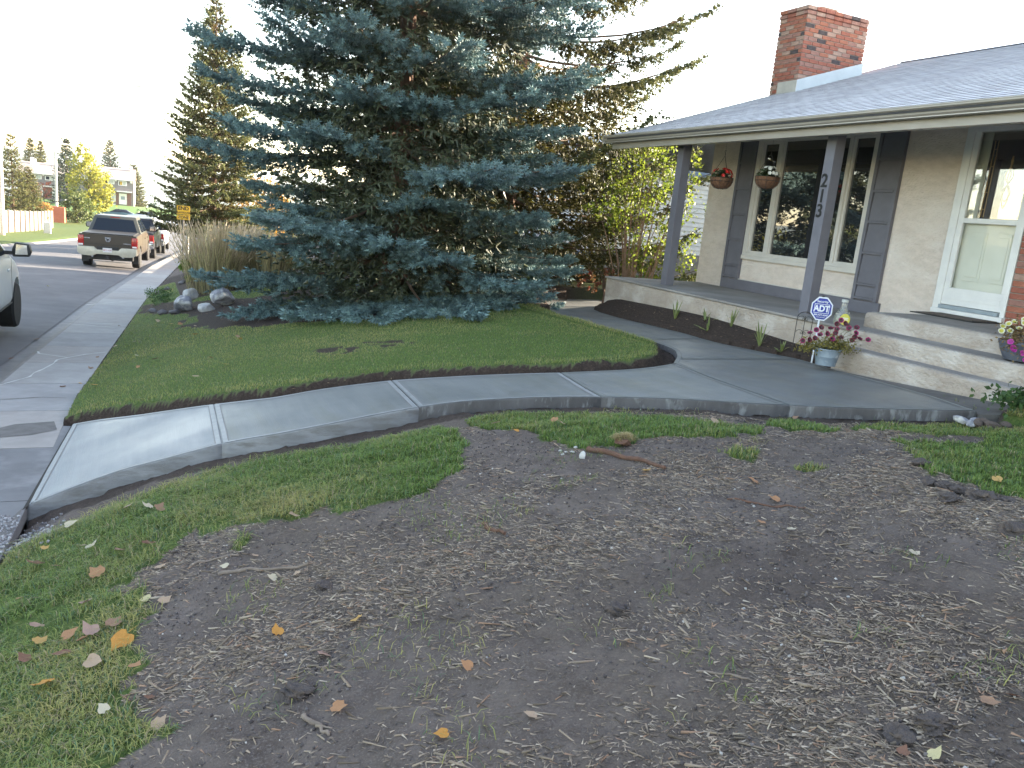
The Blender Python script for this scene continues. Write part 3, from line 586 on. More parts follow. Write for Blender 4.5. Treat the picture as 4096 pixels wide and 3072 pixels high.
# door
dr = hpart(MB().box(WX-.05, WX+.05, 6.955, 7.06, -.66, 1.56).box(WX-.05, WX+.05, 6.10, 6.16, -.66, 1.56).box(WX-.05, WX+.05, 6.16, 6.955, 1.50, 1.56), 'door', M_white, bevel=.006)
MB().box(WX-.11, WX+.06, 6.08, 7.03, -.682, -.625).build('threshold', M_white, dr, bevel=.006)
MB().box(WX-.085, WX+.06, 6.165, 6.95, -.622, -.575).build('sill_strip', mat('grey_metal', (.28, .33, .37), .5), dr, bevel=.004)
MB().box(WX-.04, WX+.0, 6.162, 6.953, -.57, -.36).box(WX-.045, WX-.041, 6.19, 6.92, -.50, -.44).build('kick_panel', M_white, dr, bevel=.005)
MB().box(WX-.04, WX+.0, 6.88, 6.953, -.36, 1.50).box(WX-.04, WX, 6.162, 6.20, -.36, 1.50).box(WX-.04, WX, 6.20, 6.88, .43, .49).build('storm_door_frame', M_white, dr, bevel=.005)
clear = bpy.data.materials.new('clear_glass'); clear.use_nodes = True; nt = clear.node_tree; nt.nodes.clear()
o_ = nt.nodes.new('ShaderNodeOutputMaterial'); t_ = nt.nodes.new('ShaderNodeBsdfTransparent'); g_ = nt.nodes.new('ShaderNodeBsdfGlossy'); g_.inputs['Roughness'].default_value = .02; x_ = nt.nodes.new('ShaderNodeMixShader'); fr = nt.nodes.new('ShaderNodeFresnel'); fr.inputs[0].default_value = 1.6
nt.links.new(fr.outputs[0], x_.inputs[0]); nt.links.new(t_.outputs[0], x_.inputs[1]); nt.links.new(g_.outputs[0], x_.inputs[2]); nt.links.new(x_.outputs[0], o_.inputs[0])
clear2 = clear.copy(); [setattr(q.inputs[0], 'default_value', 1.22) for q in clear2.node_tree.nodes if q.type == 'FRESNEL']
MB().box(WX-.02, WX-.016, 6.20, 6.88, -.36, .43).build('lower_pane', clear2, dr)
MB().box(WX-.02, WX-.016, 6.20, 6.88, .49, 1.50).build('upper_pane', clear, dr)
inner = MB().box(WX+.05, WX+.09, 6.16, 6.95, -.62, .47).box(WX+.05, WX+.09, 6.78, 6.95, .47, 1.5).build('inner_door', M_sage, dr)
for ya, yb in ((6.27, 6.45), (6.58, 6.80)):
    MB().box(WX+.042, WX+.049, ya, yb, -.26, .33).build('raised_panel', M_sage, inner, bevel=.006)
    MB().box(WX+.036, WX+.0415, ya+.03, yb-.03, -.21, .28).build('raised_panel', M_sage, inner, bevel=.005)
pg = MB().box(WX+.055, WX+.065, 6.16, 6.78, .5, 1.5).build('leaded_pane', M_glass, inner)
M_came = mat('brass_came', (.45, .30, .14), .35, metal=.8)
came = MB()
for yy in (6.74, 6.70, 6.26, 6.22): came.box(WX+.049, WX+.054, yy-.004, yy+.004, .51, 1.4)
for zz in (.6, .8, 1.1, 1.3): came.box(WX+.0495, WX+.0535, 6.70, 6.74, zz, zz+.008).box(WX+.0495, WX+.0535, 6.22, 6.26, zz, zz+.008)
for s in (1, -1):
    came.tube([(WX+.051, 6.48+s*.09*math.sin(t*3.14)*(.4+.6*math.cos(t*5)), .62+.6*t) for t in np.linspace(0, 1, 12)], .006, 5)
    came.tube([(WX+.051, 6.48+s*.05*math.sin(t*6.28), .70+.4*t) for t in np.linspace(0, 1, 12)], .006, 5)
came.build('leading', M_came, inner)
# bricks beside the door
pil = hpart(MB().box(WX-.03, WX-.002, 5.62, 6.095, -.688, 1.598), 'brick_facing', M_mortar)
bm_cache = {}
def brick(parent, x0, x1, y0, y1, z0, z1, name='brick'):
    key = (round(x1-x0, 3), round(y1-y0, 3), round(z1-z0, 3)); m = pick_brick()
    if key not in bm_cache:
        o = MB().box(-(x1-x0)/2, (x1-x0)/2, -(y1-y0)/2, (y1-y0)/2, -(z1-z0)/2, (z1-z0)/2).build(name, None, parent, bevel=.004, seg=1); bm_cache[key] = o.data; me = o.data
        o.data.materials.append(m); 
    else:
        o = bpy.data.objects.new(name, bm_cache[key]); col.objects.link(o); o.parent = parent
    o.material_slots[0].link = 'OBJECT'; o.material_slots[0].material = m
    j = .0025; o.location = ((x0+x1)/2+random.uniform(-j, j), (y0+y1)/2+random.uniform(-j, j), (z0+z1)/2); return o
for k in range(32):
    z0 = -.686+k*.073; ee = (k % 2)*.105
    brick(pil, WX-.048, WX-.03, 5.85-ee if ee else 5.88, 6.09, z0, z0+.062)
    brick(pil, WX-.048, WX-.03, 5.64, 5.84-ee if ee else 5.87, z0, z0+.062)
# chimney
CX0, CX1, CY0, CY1 = 10.66, 12.14, 12.04, 12.74
chim = hpart(MB().box(CX0+.012, CX1-.012, CY0+.012, CY1-.012, 0.0, 4.14), 'chimney', M_mortar)
zrf = lambda x: 1.49+.343*(x-7.15)
nb = 0; nc = 21; ch = .0735; ztop = 4.16
far_b = MB()
for k in range(nc+14):
    z1 = ztop-.145-k*ch; z0 = z1-.062; o2 = (k % 2)*.105
    xs = list(np.arange(CX0+(.0 if not o2 else .105), CX1+.001, .2114)); xs = ([CX0]+xs) if o2 else xs
    if xs[-1] < CX1-.03: xs.append(CX1)
    for a, b in zip(xs[:-1], xs[1:]):
        if z1 > zrf((a+b)/2)-.02: brick(chim, a+.004, b-.006, CY0, CY0+.02, z0, z1)
    ysb = [CY0+.021]+list(np.arange(CY0+(.21 if o2 else .105), CY1, .2114))+[CY1]
    for a, b in zip(ysb[:-1], ysb[1:]):
        if z1 > zrf(CX0)-.02 and b-a > .04: brick(chim, CX0, CX0+.02, a+.004, b-.006, z0, z1)
    if z0 > 2.4:
        for a in np.arange(CX0, CX1-.2, .2114): far_b.box(a+.004, a+.205, CY1-.0, CY1+.01, z0, z1)
        for a in np.arange(CY0, CY1-.2, .2114): far_b.box(CX1, CX1+.01, a+.004, a+.205, z0, z1)
o = far_b.build('brickwork', M_brick[0], chim); o['kind'] = 'stuff'
for j, (e, zz) in enumerate(((.02, ztop-.142), (.045, ztop-.07))):
    for a in np.arange(CX0-e, CX1+e-.15, .2114): brick(chim, a+.003, min(a+.206, CX1+e), CY0-e, CY0-e+.1, zz, zz+.064)
    for a in np.arange(CY0-e+.1, CY1+e-.1, .2114): brick(chim, CX0-e, CX0-e+.1, a+.003, a+.206, zz, zz+.064)
    MB().box(CX0+.05, CX1+e, CY0+.03, CY1+e, zz, zz+.063).build('cap_course', M_mortar, chim)
MB().box(11.15, 11.55, 12.25, 12.6, 4.14, 4.27).build('flue_tile', mat('clay_flue', (.34, .22, .17), .9, bump=.3), chim, bevel=.01)
fl = MB().prism([(CX0-.03, zrf(CX0)-.02), (CX1+.01, zrf(CX1)-.02), (CX1+.01, zrf(CX1)+.20), (CX0-.03, zrf(CX0)+.19)], 'y', CY0-.035, CY0-.022).build('flashing', M_flash, chim)
MB().box(CX0-.04, CX0-.03, CY0-.034, 12.5, zrf(CX0)-.1, zrf(CX0)+.185).build('flashing', mat('painted_flashing', (.46, .44, .40), .6), chim)
# roof deck and shingles
hpart(MB().prism([(7.12, zrf(7.12)-.06), (13.67, zrf(13.67)-.06), (13.67, zrf(13.67)-.015), (7.12, zrf(7.12)-.015)], 'y', -4, 12.5), 'roof_deck', mat('shingle_underlay', (.06, .058, .06), .95))
hpart(MB().prism([(13.672, zrf(13.67)-.06), (20.2, zrf(7.12)-.06), (20.2, zrf(7.12)-.01), (13.672, zrf(13.67)-.01)], 'y', -4, 12.5), 'roof_deck', mat('shingle_grey', (.40, .40, .43), .9, stretch=(7, 3, 7)))
M_sh = [mat('shingle_%s' % n, c, .9, tuple(v*.8 for v in c), 14, 7, bump=.4, bscale=120, dist=.004, c3=tuple(v*.72 for v in c), s3=2.0, m3=(.55, .75)) for n, c in (('a', (.57, .57, .60)), ('b', (.53, .53, .565)), ('c', (.61, .61, .64)))]
M_butt_shadow = mat('shingle_butt_shadow', (.085, .08, .085), .95)  # bare butt edges, darkened to carry the shadow lines between tabs
sl = math.atan(.343); cs, sn = math.cos(sl), math.sin(sl)
def tab_box(mb, s0, ya, yb):
    th, ex = .0055, .150; l = []
    for (s, t) in ((s0, th), (s0+ex, .001), (s0, -.002), (s0+ex, -.003)):
        l.append((7.13+s*cs-t*sn, zrf(7.13)+s*sn+t*cs-.010))
    (ax, az), (bx, bz), (cx_, cz), (dx, dz) = l
    curl = random.uniform(0, .002)
    mb.add([(ax, ya, az+curl), (ax, yb, az), (bx, yb, bz), (bx, ya, bz), (cx_, ya, cz), (cx_, yb, cz), (dx, yb, dz), (dx, ya, dz)],
           [(0, 1, 2, 3), (4, 7, 6, 5), (0, 4, 5, 1), (3, 2, 6, 7), (0, 3, 7, 4), (1, 5, 6, 2)])
tabs = []
for c in range(50):
    s0 = c*.1385
    offy = (c % 2)*.152+random.uniform(-.012, .012)
    y = 12.52-offy; tabs.append((s0, y+.006, 12.525)) if offy > .03 else None
    while y > 1.0:
        tabs.append((s0, y-.302, y-.004)); y -= .308
vis = [t for t in tabs if t[1] > 4.2 and not (t[1] > 12.02 and CX0-.05 < 7.13+t[0]*cs < CX1+.03)]
rest = [t for t in tabs if t[1] <= 4.2]
vis.sort(key=lambda t: t[0]*1.1+abs(t[1]-6)*.12)
roof_e = hpart(MB().prism([(13.55, zrf(13.55)+.012), (13.67, zrf(13.67)+.018), (13.79, zrf(13.55)+.012), (13.67, zrf(13.67)-.01)], 'y', -4, 12.52), 'roof', M_sh[1])
for t in vis[:300]:
    mb = MB(); tab_box(mb, *t); me = bpy.data.meshes.new('shingle'); me.from_pydata(mb.v, [], mb.f); me.polygons.foreach_set('material_index', [0, 0, 1, 0, 1, 1]); link('shingle', me, [random.choice(M_sh), M_butt_shadow], roof_e)
for i in range(3):
    mb = MB()
    for t in (vis[300:]+rest)[i::3]: tab_box(mb, *t)
    me = bpy.data.meshes.new('shingles'); me.from_pydata(mb.v, [], mb.f); me.polygons.foreach_set('material_index', np.tile([0, 0, 1, 0, 1, 1], len(mb.f)//6).astype(np.int32)); link('shingles', me, [M_sh[i], M_butt_shadow], roof_e)['kind'] = 'stuff'

# door mat, bottle
dm = empty('doormat', (8.70, 6.48, -.692), label='brown ribbed doormat with black rim at the front door', cat='doormat')
MB().box(-.27, .27, -.42, .42, 0, .012).build('rubber_rim', mat('black_rubber', (.02, .02, .02), .8), dm, bevel=.004)
MB().box(-.22, .22, -.37, .37, .0125, .019).build('pile', mat('brown_pile', (.13, .10, .085), .95, (.09, .07, .06), 40, 4, bump=.6), dm)
bt = empty('glass_bottle', (7.24, 6.80, -.87), label='clear bell-shaped glass bottle of yellow liquid on the porch edge', cat='bottle')
gl = bpy.data.materials.new('bottle_glass'); gl.use_nodes = True; b = gl.node_tree.nodes['Principled BSDF']; b.inputs['Transmission Weight'].default_value = .85; b.inputs['Roughness'].default_value = .05; b.inputs['Base Color'].default_value = (.9, .93, .92, 1)
MB().lathe([(.088, 0), (.094, .01), (.094, .05), (.088, .10), (.06, .15), (.038, .175), (.034, .2), (.034, .255)], n=24).build('bottle_body', gl, bt, smooth=True)
MB().lathe([(.037, .2555), (.038, .26), (.038, .285), (.03, .287)], n=20).build('stopper', mat('frosted_cap', (.55, .56, .54), .5), bt, smooth=True)
MB().lathe([(.08, .012), (.085, .05), (.08, .095)], n=20).build('liquid', mat('pale_liquid', (.45, .43, .30), .2), bt, smooth=True)
lab = MB(); lab.prism([(.055*math.cos(t), .065*math.sin(t)) for t in np.linspace(0, 6.28, 18)[:-1]], 'x', -.098, -.094)
l_ = lab.build('label_oval', mat('yellow_label', (.52, .48, .03), .5, (.60, .55, .12), 30), bt); l_.location = (-.0, -.06, .07); l_.rotation_euler = (0, 0, R_(35))
MB().box(-.101, -.0985, -.035, .035, .012, .020).box(-.101, -.0985, -.035, .035, -.005, .003).build('label_print', M_white, l_)
# hanging baskets
M_coco = mat('coco_liner', (.20, .10, .055), .95, (.12, .06, .035), 25, 6, bump=.9, bscale=60, dist=.02)
M_wire = mat('dark_wire', (.03, .026, .024), .5)
M_leafd = mat('dark_bedding_leaf', (.035, .055, .02), .7, (.06, .085, .03), 20, trans=.2)
def petals(N, R, centre, spread, size, flat=.5):
    """clusters of five-petal blossoms scattered over a dome; returns V,F"""
    V = []; F = []
    for _ in range(N):
        th = random.uniform(0, 6.28); ph = random.uniform(.1, 1.5); r = R*random.uniform(.85, 1.05)
        n = Vector((math.sin(ph)*math.cos(th), math.sin(ph)*math.sin(th), math.cos(ph)*flat)); c = Vector(centre)+n*r; nn = n.normalized()
        a = nn.orthogonal().normalized(); b_ = nn.cross(a); k0 = len(V); V.append(c)
        for j in range(10):
            rr = size*(1 if j % 2 == 0 else .72); t = j*math.pi/5; V.append(c+(a*math.cos(t)+b_*math.sin(t))*rr+nn*size*.25)
        F += [(k0, k0+1+j, k0+1+(j+1) % 10) for j in range(10)]
    return V, F
def leafball(N, R, centre, size, flat=.5, seed=1):
    rr = np.random.default_rng(seed); V = []; F = []
    for _ in range(N):
        th = rr.uniform(0, 6.28); ph = rr.uniform(0, 1.7); r = R*rr.uniform(.4, 1.0)
        c = Vector(centre)+Vector((math.sin(ph)*math.cos(th), math.sin(ph)*math.sin(th), math.cos(ph)*flat))*r
        a = Vector(rr.normal(size=3)).normalized(); b_ = a.orthogonal().normalized(); k0 = len(V)
        V += [c-a*size, c+b_*size*.5, c+a*size, c-b_*size*.5]; F.append((k0, k0+1, k0+2, k0+3))
    return V, F
for (x, y, z, lb, cc, nm) in ((7.9, 10.22, .80, 'hanging coco basket of red flowers, nearer the porch corner', (.55, .02, .015), 'red'), (7.9, 9.20, .81, 'hanging coco basket of white flowers in front of the window', (.78, .78, .74), 'white')):
    hb = empty('hanging_basket', (x, y, z), label=lb, cat='hanging basket', group='flower baskets hanging under the porch roof')
    MB().lathe([(.03, -.11), (.10, -.095), (.145, -.05), (.165, 0), (.168, .05), (.16, .055)], n=24).build('liner', M_coco, hb, smooth=True)
    wr = MB()
    for th in np.arange(0, 6.28, 6.28/8): wr.tube([(r*math.cos(th), r*math.sin(th), z_) for r, z_ in ((.03, -.115), (.104, -.10), (.15, -.05), (.17, 0), (.172, .055))], .003, 5)
    for r, z_ in ((.172, .055), (.17, 0)): wr.tube([(r*math.cos(t), r*math.sin(t), z_) for t in np.linspace(0, 6.29, 25)], .004, 5)
    for th in (.4, 2.5, 4.6): wr.tube([(.168*math.cos(th), .168*math.sin(th), .05), (0, 0, .38)], .003, 5)
    wr.tube([(0, 0, .38), (0, 0, .42), (0, .02, .44), (0, 0, .46), (0, -.015, .45)], .004, 5); wr.tube([(0, 0, .455), (0, 0, 1.60-z)], .0015, 4)
    wr.build('wire_frame', M_wire, hb)
    V, F = leafball(260, .17, (0, 0, .06), .028, .65, 3); me = bpy.data.meshes.new('foliage'); me.from_pydata(V, [], F); link('foliage', me, M_leafd, hb)
    V, F = petals(26 if nm == 'red' else 34, .175, (0, 0, .07), 1, .03, .75); me = bpy.data.meshes.new('blossoms'); me.from_pydata(V, [], F); link('blossoms', me, mat(nm+'_petal', cc, .6), hb)

# neighbour's house beyond the shrub, downhill
M_sid = mat('white_siding', (.62, .62, .62), .6, (.55, .55, .56), 2, 3)
M_blue = mat('blue_fascia', (.06, .12, .22), .5, (.05, .10, .19), 2, 3)
nh = empty('neighbour_house', (13, 22, -2.2), label='white sided house with blue fascia glimpsed beyond the shrub', cat='house')
def npart(mb, name, m, **k): p = k.pop('parent', nh); o = mb.build(name, m, p, **k); o.location = (-13, -22, 2.2) if p is nh else (0, 0, 0); return o
npart(MB().box(11.6, 22, 21.02, 32, -2.6, -.7), 'foundation', mat('grey_render', (.20, .19, .19), .9, bump=.4))
body = npart(MB().box(11.7, 21.9, 21.12, 31.9, -.7, 1.75), 'wall', M_sid)
for i in range(17):
    z0 = -.7+i*.145; MB().prism([(21.07, z0), (21.118, z0), (21.118, z0+.143), (21.10, z0+.143)], 'x', 11.65, 21.95).build('siding_board', M_sid, body)
    MB().prism([(11.65, z0), (11.698, z0), (11.698, z0+.143), (11.68, z0+.143)], 'y', 21.1, 31.9).build('siding_board', M_sid, body)
npart(MB().prism([(11.1, 1.75), (16.8, 3.6), (22.5, 1.75), (16.8, 3.45)], 'y', 20.6, 32.4), 'roof', M_sh[0])
npart(MB().box(11.05, 22.5, 20.56, 20.6, 1.62, 1.80).box(11.05, 11.1, 20.6, 32.4, 1.62, 1.80), 'fascia', M_blue)
npart(MB().tube([(11.55, 20.95, 1.6), (11.62, 21.0, 1.4), (11.62, 21.02, -.9)], .045, 8), 'downspout', M_white)
npart(MB().box(6.9, 11.58, 20.4, 28, -2.9, -1.02), 'annex_wall', mat('taupe_render', (.17, .155, .145), .9, bump=.4))
npart(MB().prism([(20.0, -.93), (28.3, 1.3), (28.3, 1.40), (20.0, -.83)], 'x', 6.4, 11.595), 'annex_roof', M_sh[1])
npart(MB().box(6.4, 11.62, 19.96, 20.0, -1.06, -.80), 'annex_fascia', M_blue)
for (xa, xb) in ((7.5, 8.5), (9.2, 10.1)):
    wq = npart(MB().box(xa, xb, 20.36, 20.398, -2.0, -1.22), 'window', M_white)
    MB().box(xa+.08, (xa+xb)/2-.02, 20.35, 20.359, -1.92, -1.30).build('pane', M_glass, wq); MB().box((xa+xb)/2+.02, xb-.08, 20.35, 20.359, -1.92, -1.30).build('pane', M_glass, wq)

# ================================================================ VEGETATION
def rots(d, roll):
    """rotation matrices whose x axis is d"""
    d = d/np.linalg.norm(d, axis=1)[:, None]; upv = np.tile([0, 0, 1.0], (len(d), 1)); bad = np.abs(d[:, 2]) > .95; upv[bad] = [1, 0, 0]
    y = np.cross(upv, d); y /= np.linalg.norm(y, axis=1)[:, None]; z = np.cross(d, y)
    c, s = np.cos(roll)[:, None], np.sin(roll)[:, None]
    return np.stack([d, y*c+z*s, -y*s+z*c], -1)
def instance(tv, tf, pos, R, sc, tint, tcol=None):
    n = len(pos); k = len(tv)
    V = np.einsum('nij,kj->nki', R*sc[:, None, :] if sc.ndim == 2 else R*sc[:, None, None], tv)+pos[:, None, :]
    F = (tf[None]+(np.arange(n)*k)[:, None, None]).reshape(-1, tf.shape[1])
    C = np.repeat(tint[:, None, :], k, 1)
    if tcol is not None: C = C*tcol[None, :, None]
    return V.reshape(-1, 3), F, C.reshape(-1, 3)
def shoot_template(nr=4, nn=5, seed=0, w=.07, r=.26, core=True):
    g = np.random.default_rng(seed); V = []; F = []; T = []
    for i in range(nr):
        x = .05+.85*i/nr
        for j in range(nn):
            a = 2*math.pi*(j+.5*(i % 2))/nn+g.uniform(-.2, .2); t = np.array([x+.22, math.cos(a)*r*g.uniform(.8, 1.1), math.sin(a)*r*g.uniform(.8, 1.1)])
            p = np.array([0, -math.sin(a), math.cos(a)])*w; b = np.array([x, math.cos(a)*.02, math.sin(a)*.02]); k = len(V)
            V += [b-p, b+p, t]; T += [.75, .75, 1.15]; F.append((k, k+1, k+2))
    for j in range(3):
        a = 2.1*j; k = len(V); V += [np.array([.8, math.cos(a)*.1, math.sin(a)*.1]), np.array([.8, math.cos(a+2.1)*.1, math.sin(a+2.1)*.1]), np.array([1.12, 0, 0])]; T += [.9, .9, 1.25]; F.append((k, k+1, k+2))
    if core:
        k = len(V)
        for x, q in ((0, .07), (.9, .09)):
            for j in range(3): V.append(np.array([x, math.cos(2.1*j)*q, math.sin(2.1*j)*q])); T.append(.6)
        for j in range(3): F += [(k+j, k+(j+1) % 3, k+3+(j+1) % 3), (k+j, k+3+(j+1) % 3, k+3+j)]
    return np.array(V), np.array(F), np.array(T)
SH_HI = shoot_template(3, 6, 1, .06, .27, False); SH_MID = shoot_template(2, 5, 2, .11, .3, False); SH_LO = shoot_template(1, 4, 3, .16, .34, False); SH_IN = shoot_template(1, 4, 4, .055, .38, False)
M_bark = mat('spruce_bark', (.13, .075, .05), .95, (.07, .045, .035), 12, 7, bump=1, bscale=30, dist=.03, stretch=(1, 1, .35))
M_twig = mat('twig_bark', (.12, .075, .05), .95, (.08, .055, .04), 20)
def needle_mat(name, c, c2, tr=.22): return mat(name, c, .55, c2, 3, 3, attr=True, trans=tr, spec=.35)
def spruce(base, H, R, seed, m, label, tmpl, nlev, perlev, dens, shoot, group=None, hmin=.25, prof=None, droop=.3, curl=.35, tcol=None, dead=0, trunk_r=.17, zmax=99, lean=(0, 0), gap=.0, sweep=0.0, name='spruce_tree', stubs=True, azskip=None, incl=.0, hang=0.0, lenr=(.72, 1.08), hj=.15, asc=.7, minh=None, tipw=.16, fill=0, fillh=9):
    g = np.random.default_rng(seed); T = empty(name, base); tag(T, label, 'tree', group)
    tp = [(lean[0]*t*H, lean[1]*t*H, -.3+(H+.3)*t) for t in np.linspace(0, 1, 9)]
    MB().tube(tp, [trunk_r*1.25]+[trunk_r*(1-.93*t) for t in np.linspace(.12, 1, 8)], 10).build('trunk', M_bark, T, smooth=True)
    P = []; D = []; S = []; Cc = []; br = MB()
    for li in range(nlev):
        f = (li+g.uniform(-.15, .15))/nlev; h0 = hmin+(H-hmin)*f; z_ = h0/H
        if h0 > zmax: df = .35
        else: df = 1
        for bi in range(perlev if f < .8 else max(4, perlev-3)):
            az = 2*math.pi*(bi+.5*(li % 2))/perlev+g.uniform(-.3, .3)
            if azskip is not None and azskip(az, h0): continue
            Lb = R*(prof(z_) if prof else (1-z_)**.85)*g.uniform(*lenr)
            if Lb < .15: Lb = .15
            h = h0+g.uniform(-hj, hj); d = np.array([math.cos(az), math.sin(az), 0]); side = np.array([-d[1], d[0], 0])
            a = -droop*(1-z_)+asc*z_**1.5+incl; cu = curl*(1-.4*z_)
            def pt(t): return np.array([lean[0]*h, lean[1]*h, h])+d*Lb*t+side*sweep*Lb*t*t+np.array([0, 0, Lb*(a*t-cu*.5*t*(1-t)+cu*.5*t*t*.8)])
            ts = np.linspace(0, 1, 7); pts = [pt(t) for t in ts]
            br.tube(pts, [max(.004, .028*(Lb/3)**.8*(1-.85*t)) for t in ts], 5, False)
            t0 = .14 if Lb > 1.2 else .05; nt = max(3, int(Lb*(1-t0)/(.125/dens/df)))
            for t in t0+(1-t0)*(np.arange(nt)+g.uniform(0, 1, nt))/nt:
                o = pt(t); tan = pt(min(1, t+.02))-pt(max(0, t-.02)); tan /= np.linalg.norm(tan); sd = np.cross([0, 0, 1], tan); sd /= np.linalg.norm(sd)+1e-9
                sgn = 1 if g.random() < .5 else -1
                l2 = (min(tipw+.42*(1-t)*Lb**.8, .95))*(1 if t < .85 else (1.3-t)/.45)*g.uniform(.55, 1.1)*(.55+.45*min(1, t/.35))
                d2 = tan*g.uniform(.55, .9)+sd*sgn*g.uniform(.6, 1.0)+np.array([0, 0, g.uniform(-.25, .12)-hang]); d2 /= np.linalg.norm(d2)
                n2 = max(1, int(l2/(shoot*.55/df**.5)))
                inner = t < .38 and g.random() < dead
                if g.random() < gap: continue
                for q in range(n2):
                    s_ = (q+.6)/n2; c0 = o+d2*l2*s_+np.array([0, 0, -.12*l2*s_*s_-hang*.3*l2*s_])
                    if s_ < .25 and t < .5: continue
                    dd = d2+np.cross([0, 0, 1], d2)*(1 if q % 2 else -1)*g.uniform(.35, .95)+np.array([0, 0, g.uniform(-.2, .4)-hang*1.2])
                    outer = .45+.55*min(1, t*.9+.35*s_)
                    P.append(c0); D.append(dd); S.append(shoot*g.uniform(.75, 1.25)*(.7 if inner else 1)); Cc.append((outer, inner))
                P.append(o+d2*l2*.85); D.append(d2+np.array([0, 0, .25-hang])); S.append(shoot*1.1); Cc.append((outer*1.05, inner))
            P.append(pt(.98)); D.append(tan+np.array([0, 0, .2])); S.append(shoot*1.3); Cc.append((1.05, False))
    for q in range(10): P.append(np.array([lean[0]*H, lean[1]*H, H-.06*q*q*.5])); D.append(g.normal(size=3)*[.6, .6, .1]+[0, 0, 1.0]); S.append(shoot*1.1); Cc.append((1, False))
    P = np.array(P); D = np.array(D); S = np.array(S); n = len(P)
    if minh is not None: gzz = Tg(P[:, 0]+base[0], P[:, 1]+base[1])-base[2]; P[:, 2] = np.maximum(P[:, 2], gzz+.05+.1*g.random(n))
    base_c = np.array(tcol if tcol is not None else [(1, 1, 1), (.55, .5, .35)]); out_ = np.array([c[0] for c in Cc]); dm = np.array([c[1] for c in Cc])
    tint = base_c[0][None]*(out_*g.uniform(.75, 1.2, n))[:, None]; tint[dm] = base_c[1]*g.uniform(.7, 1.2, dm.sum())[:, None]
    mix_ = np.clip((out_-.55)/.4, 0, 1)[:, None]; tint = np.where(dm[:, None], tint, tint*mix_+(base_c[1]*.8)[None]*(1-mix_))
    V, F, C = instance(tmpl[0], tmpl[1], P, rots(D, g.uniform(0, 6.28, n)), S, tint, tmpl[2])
    if fill:
        hq = hmin+(fillh-hmin)*g.random(fill); aq = g.uniform(0, 6.28, fill); rq = R*np.array([(prof(q/H) if prof else 1-q/H) for q in hq])*(.12+.5*g.random(fill)**.8)
        if azskip is not None: rq = np.where((np.sin(aq) > .2) & (hq > 1.5), rq*.3, rq)
        Pq = np.stack([np.cos(aq)*rq, np.sin(aq)*rq, hq-.12*rq], -1); Dq = np.stack([np.cos(aq), np.sin(aq), g.normal(-.25, .25, fill)], -1); tq = base_c[1][None]*g.uniform(.5, 1.1, fill)[:, None]
        V2, F2, C2 = instance(SH_IN[0], SH_IN[1], Pq, rots(Dq, g.uniform(0, 6.28, fill)), g.uniform(.22, .42, fill), tq, SH_IN[2]); F = np.concatenate([F, F2+len(V)]); V = np.concatenate([V, V2]); C = np.concatenate([C, C2])
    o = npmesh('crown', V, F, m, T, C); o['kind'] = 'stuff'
    br.build('branches', M_twig, T, smooth=True)
    print(name, 'shoots', n, 'tris', len(F)); return T
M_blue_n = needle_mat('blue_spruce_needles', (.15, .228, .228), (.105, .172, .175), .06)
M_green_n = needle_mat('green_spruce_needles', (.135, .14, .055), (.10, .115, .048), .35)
M_dark_n = needle_mat('dark_spruce_needles', (.055, .085, .05), (.04, .065, .04), .22)
# big blue spruce on the lawn: layered pads reaching the grass
spruce((3.92, 14.1, ground_z(3.92, 14.1)), 13.5, 3.5, 4, M_blue_n, 'big blue spruce with layered silvery branches sweeping down to the lawn', SH_HI, 19, 12, 2.75, .195,
       hmin=.02, prof=lambda z: .84 if z < .05 else (.97 if z < .1 else 1.0-.12*(z-.1)/.35 if z < .45 else .88*max(0, (1-z)/.55)**.8), droop=.36, curl=.34, tcol=[(1, 1, 1), (.50, .40, .22)], dead=.75, trunk_r=.21, zmax=7.2, gap=.04, lenr=(.6, 1.12), hj=.22, asc=.42, minh=-.45, azskip=lambda az, h: (math.sin(az) > .35 and random.random() < (.9 if h > 1.2 else .4)) or (h > 8 and random.random() < .4), tipw=.33, fill=6500, fillh=8.0)
# tall green spruce between the blue one and the porch
spruce((7.3, 17.0, ground_z(7, 17)), 15.5, 4.95, 9, M_green_n, 'tall dark green spruce with open drooping boughs behind the blue spruce', SH_MID, 27, 9, 2.1, .185,
       hmin=.5, prof=lambda z: .92 if z < .45 else max(0, (1-z)/.55)**.8*.95, droop=.22, curl=.45, tcol=[(1, 1, 1), (.7, .6, .4)], dead=.6, trunk_r=.22, zmax=8.8, gap=.04, incl=.1, lenr=(.8, 1.1), hang=.25, fill=5000, fillh=4.6, azskip=lambda az, h: h < 7 and math.sin(az) < -.72 and random.random() < .8)
spruce((5.0, 20.5, ground_z(5, 20)), 14, 3.4, 19, M_green_n, 'second green spruce hidden behind the trunk of the blue spruce', SH_LO, 24, 8, 1.2, .24, hmin=.6, prof=lambda z: max(0, 1-z)**.7, droop=.25, curl=.4, tcol=[(1, 1, 1), (.7, .6, .4)], dead=.5, trunk_r=.18, zmax=9, gap=.1)
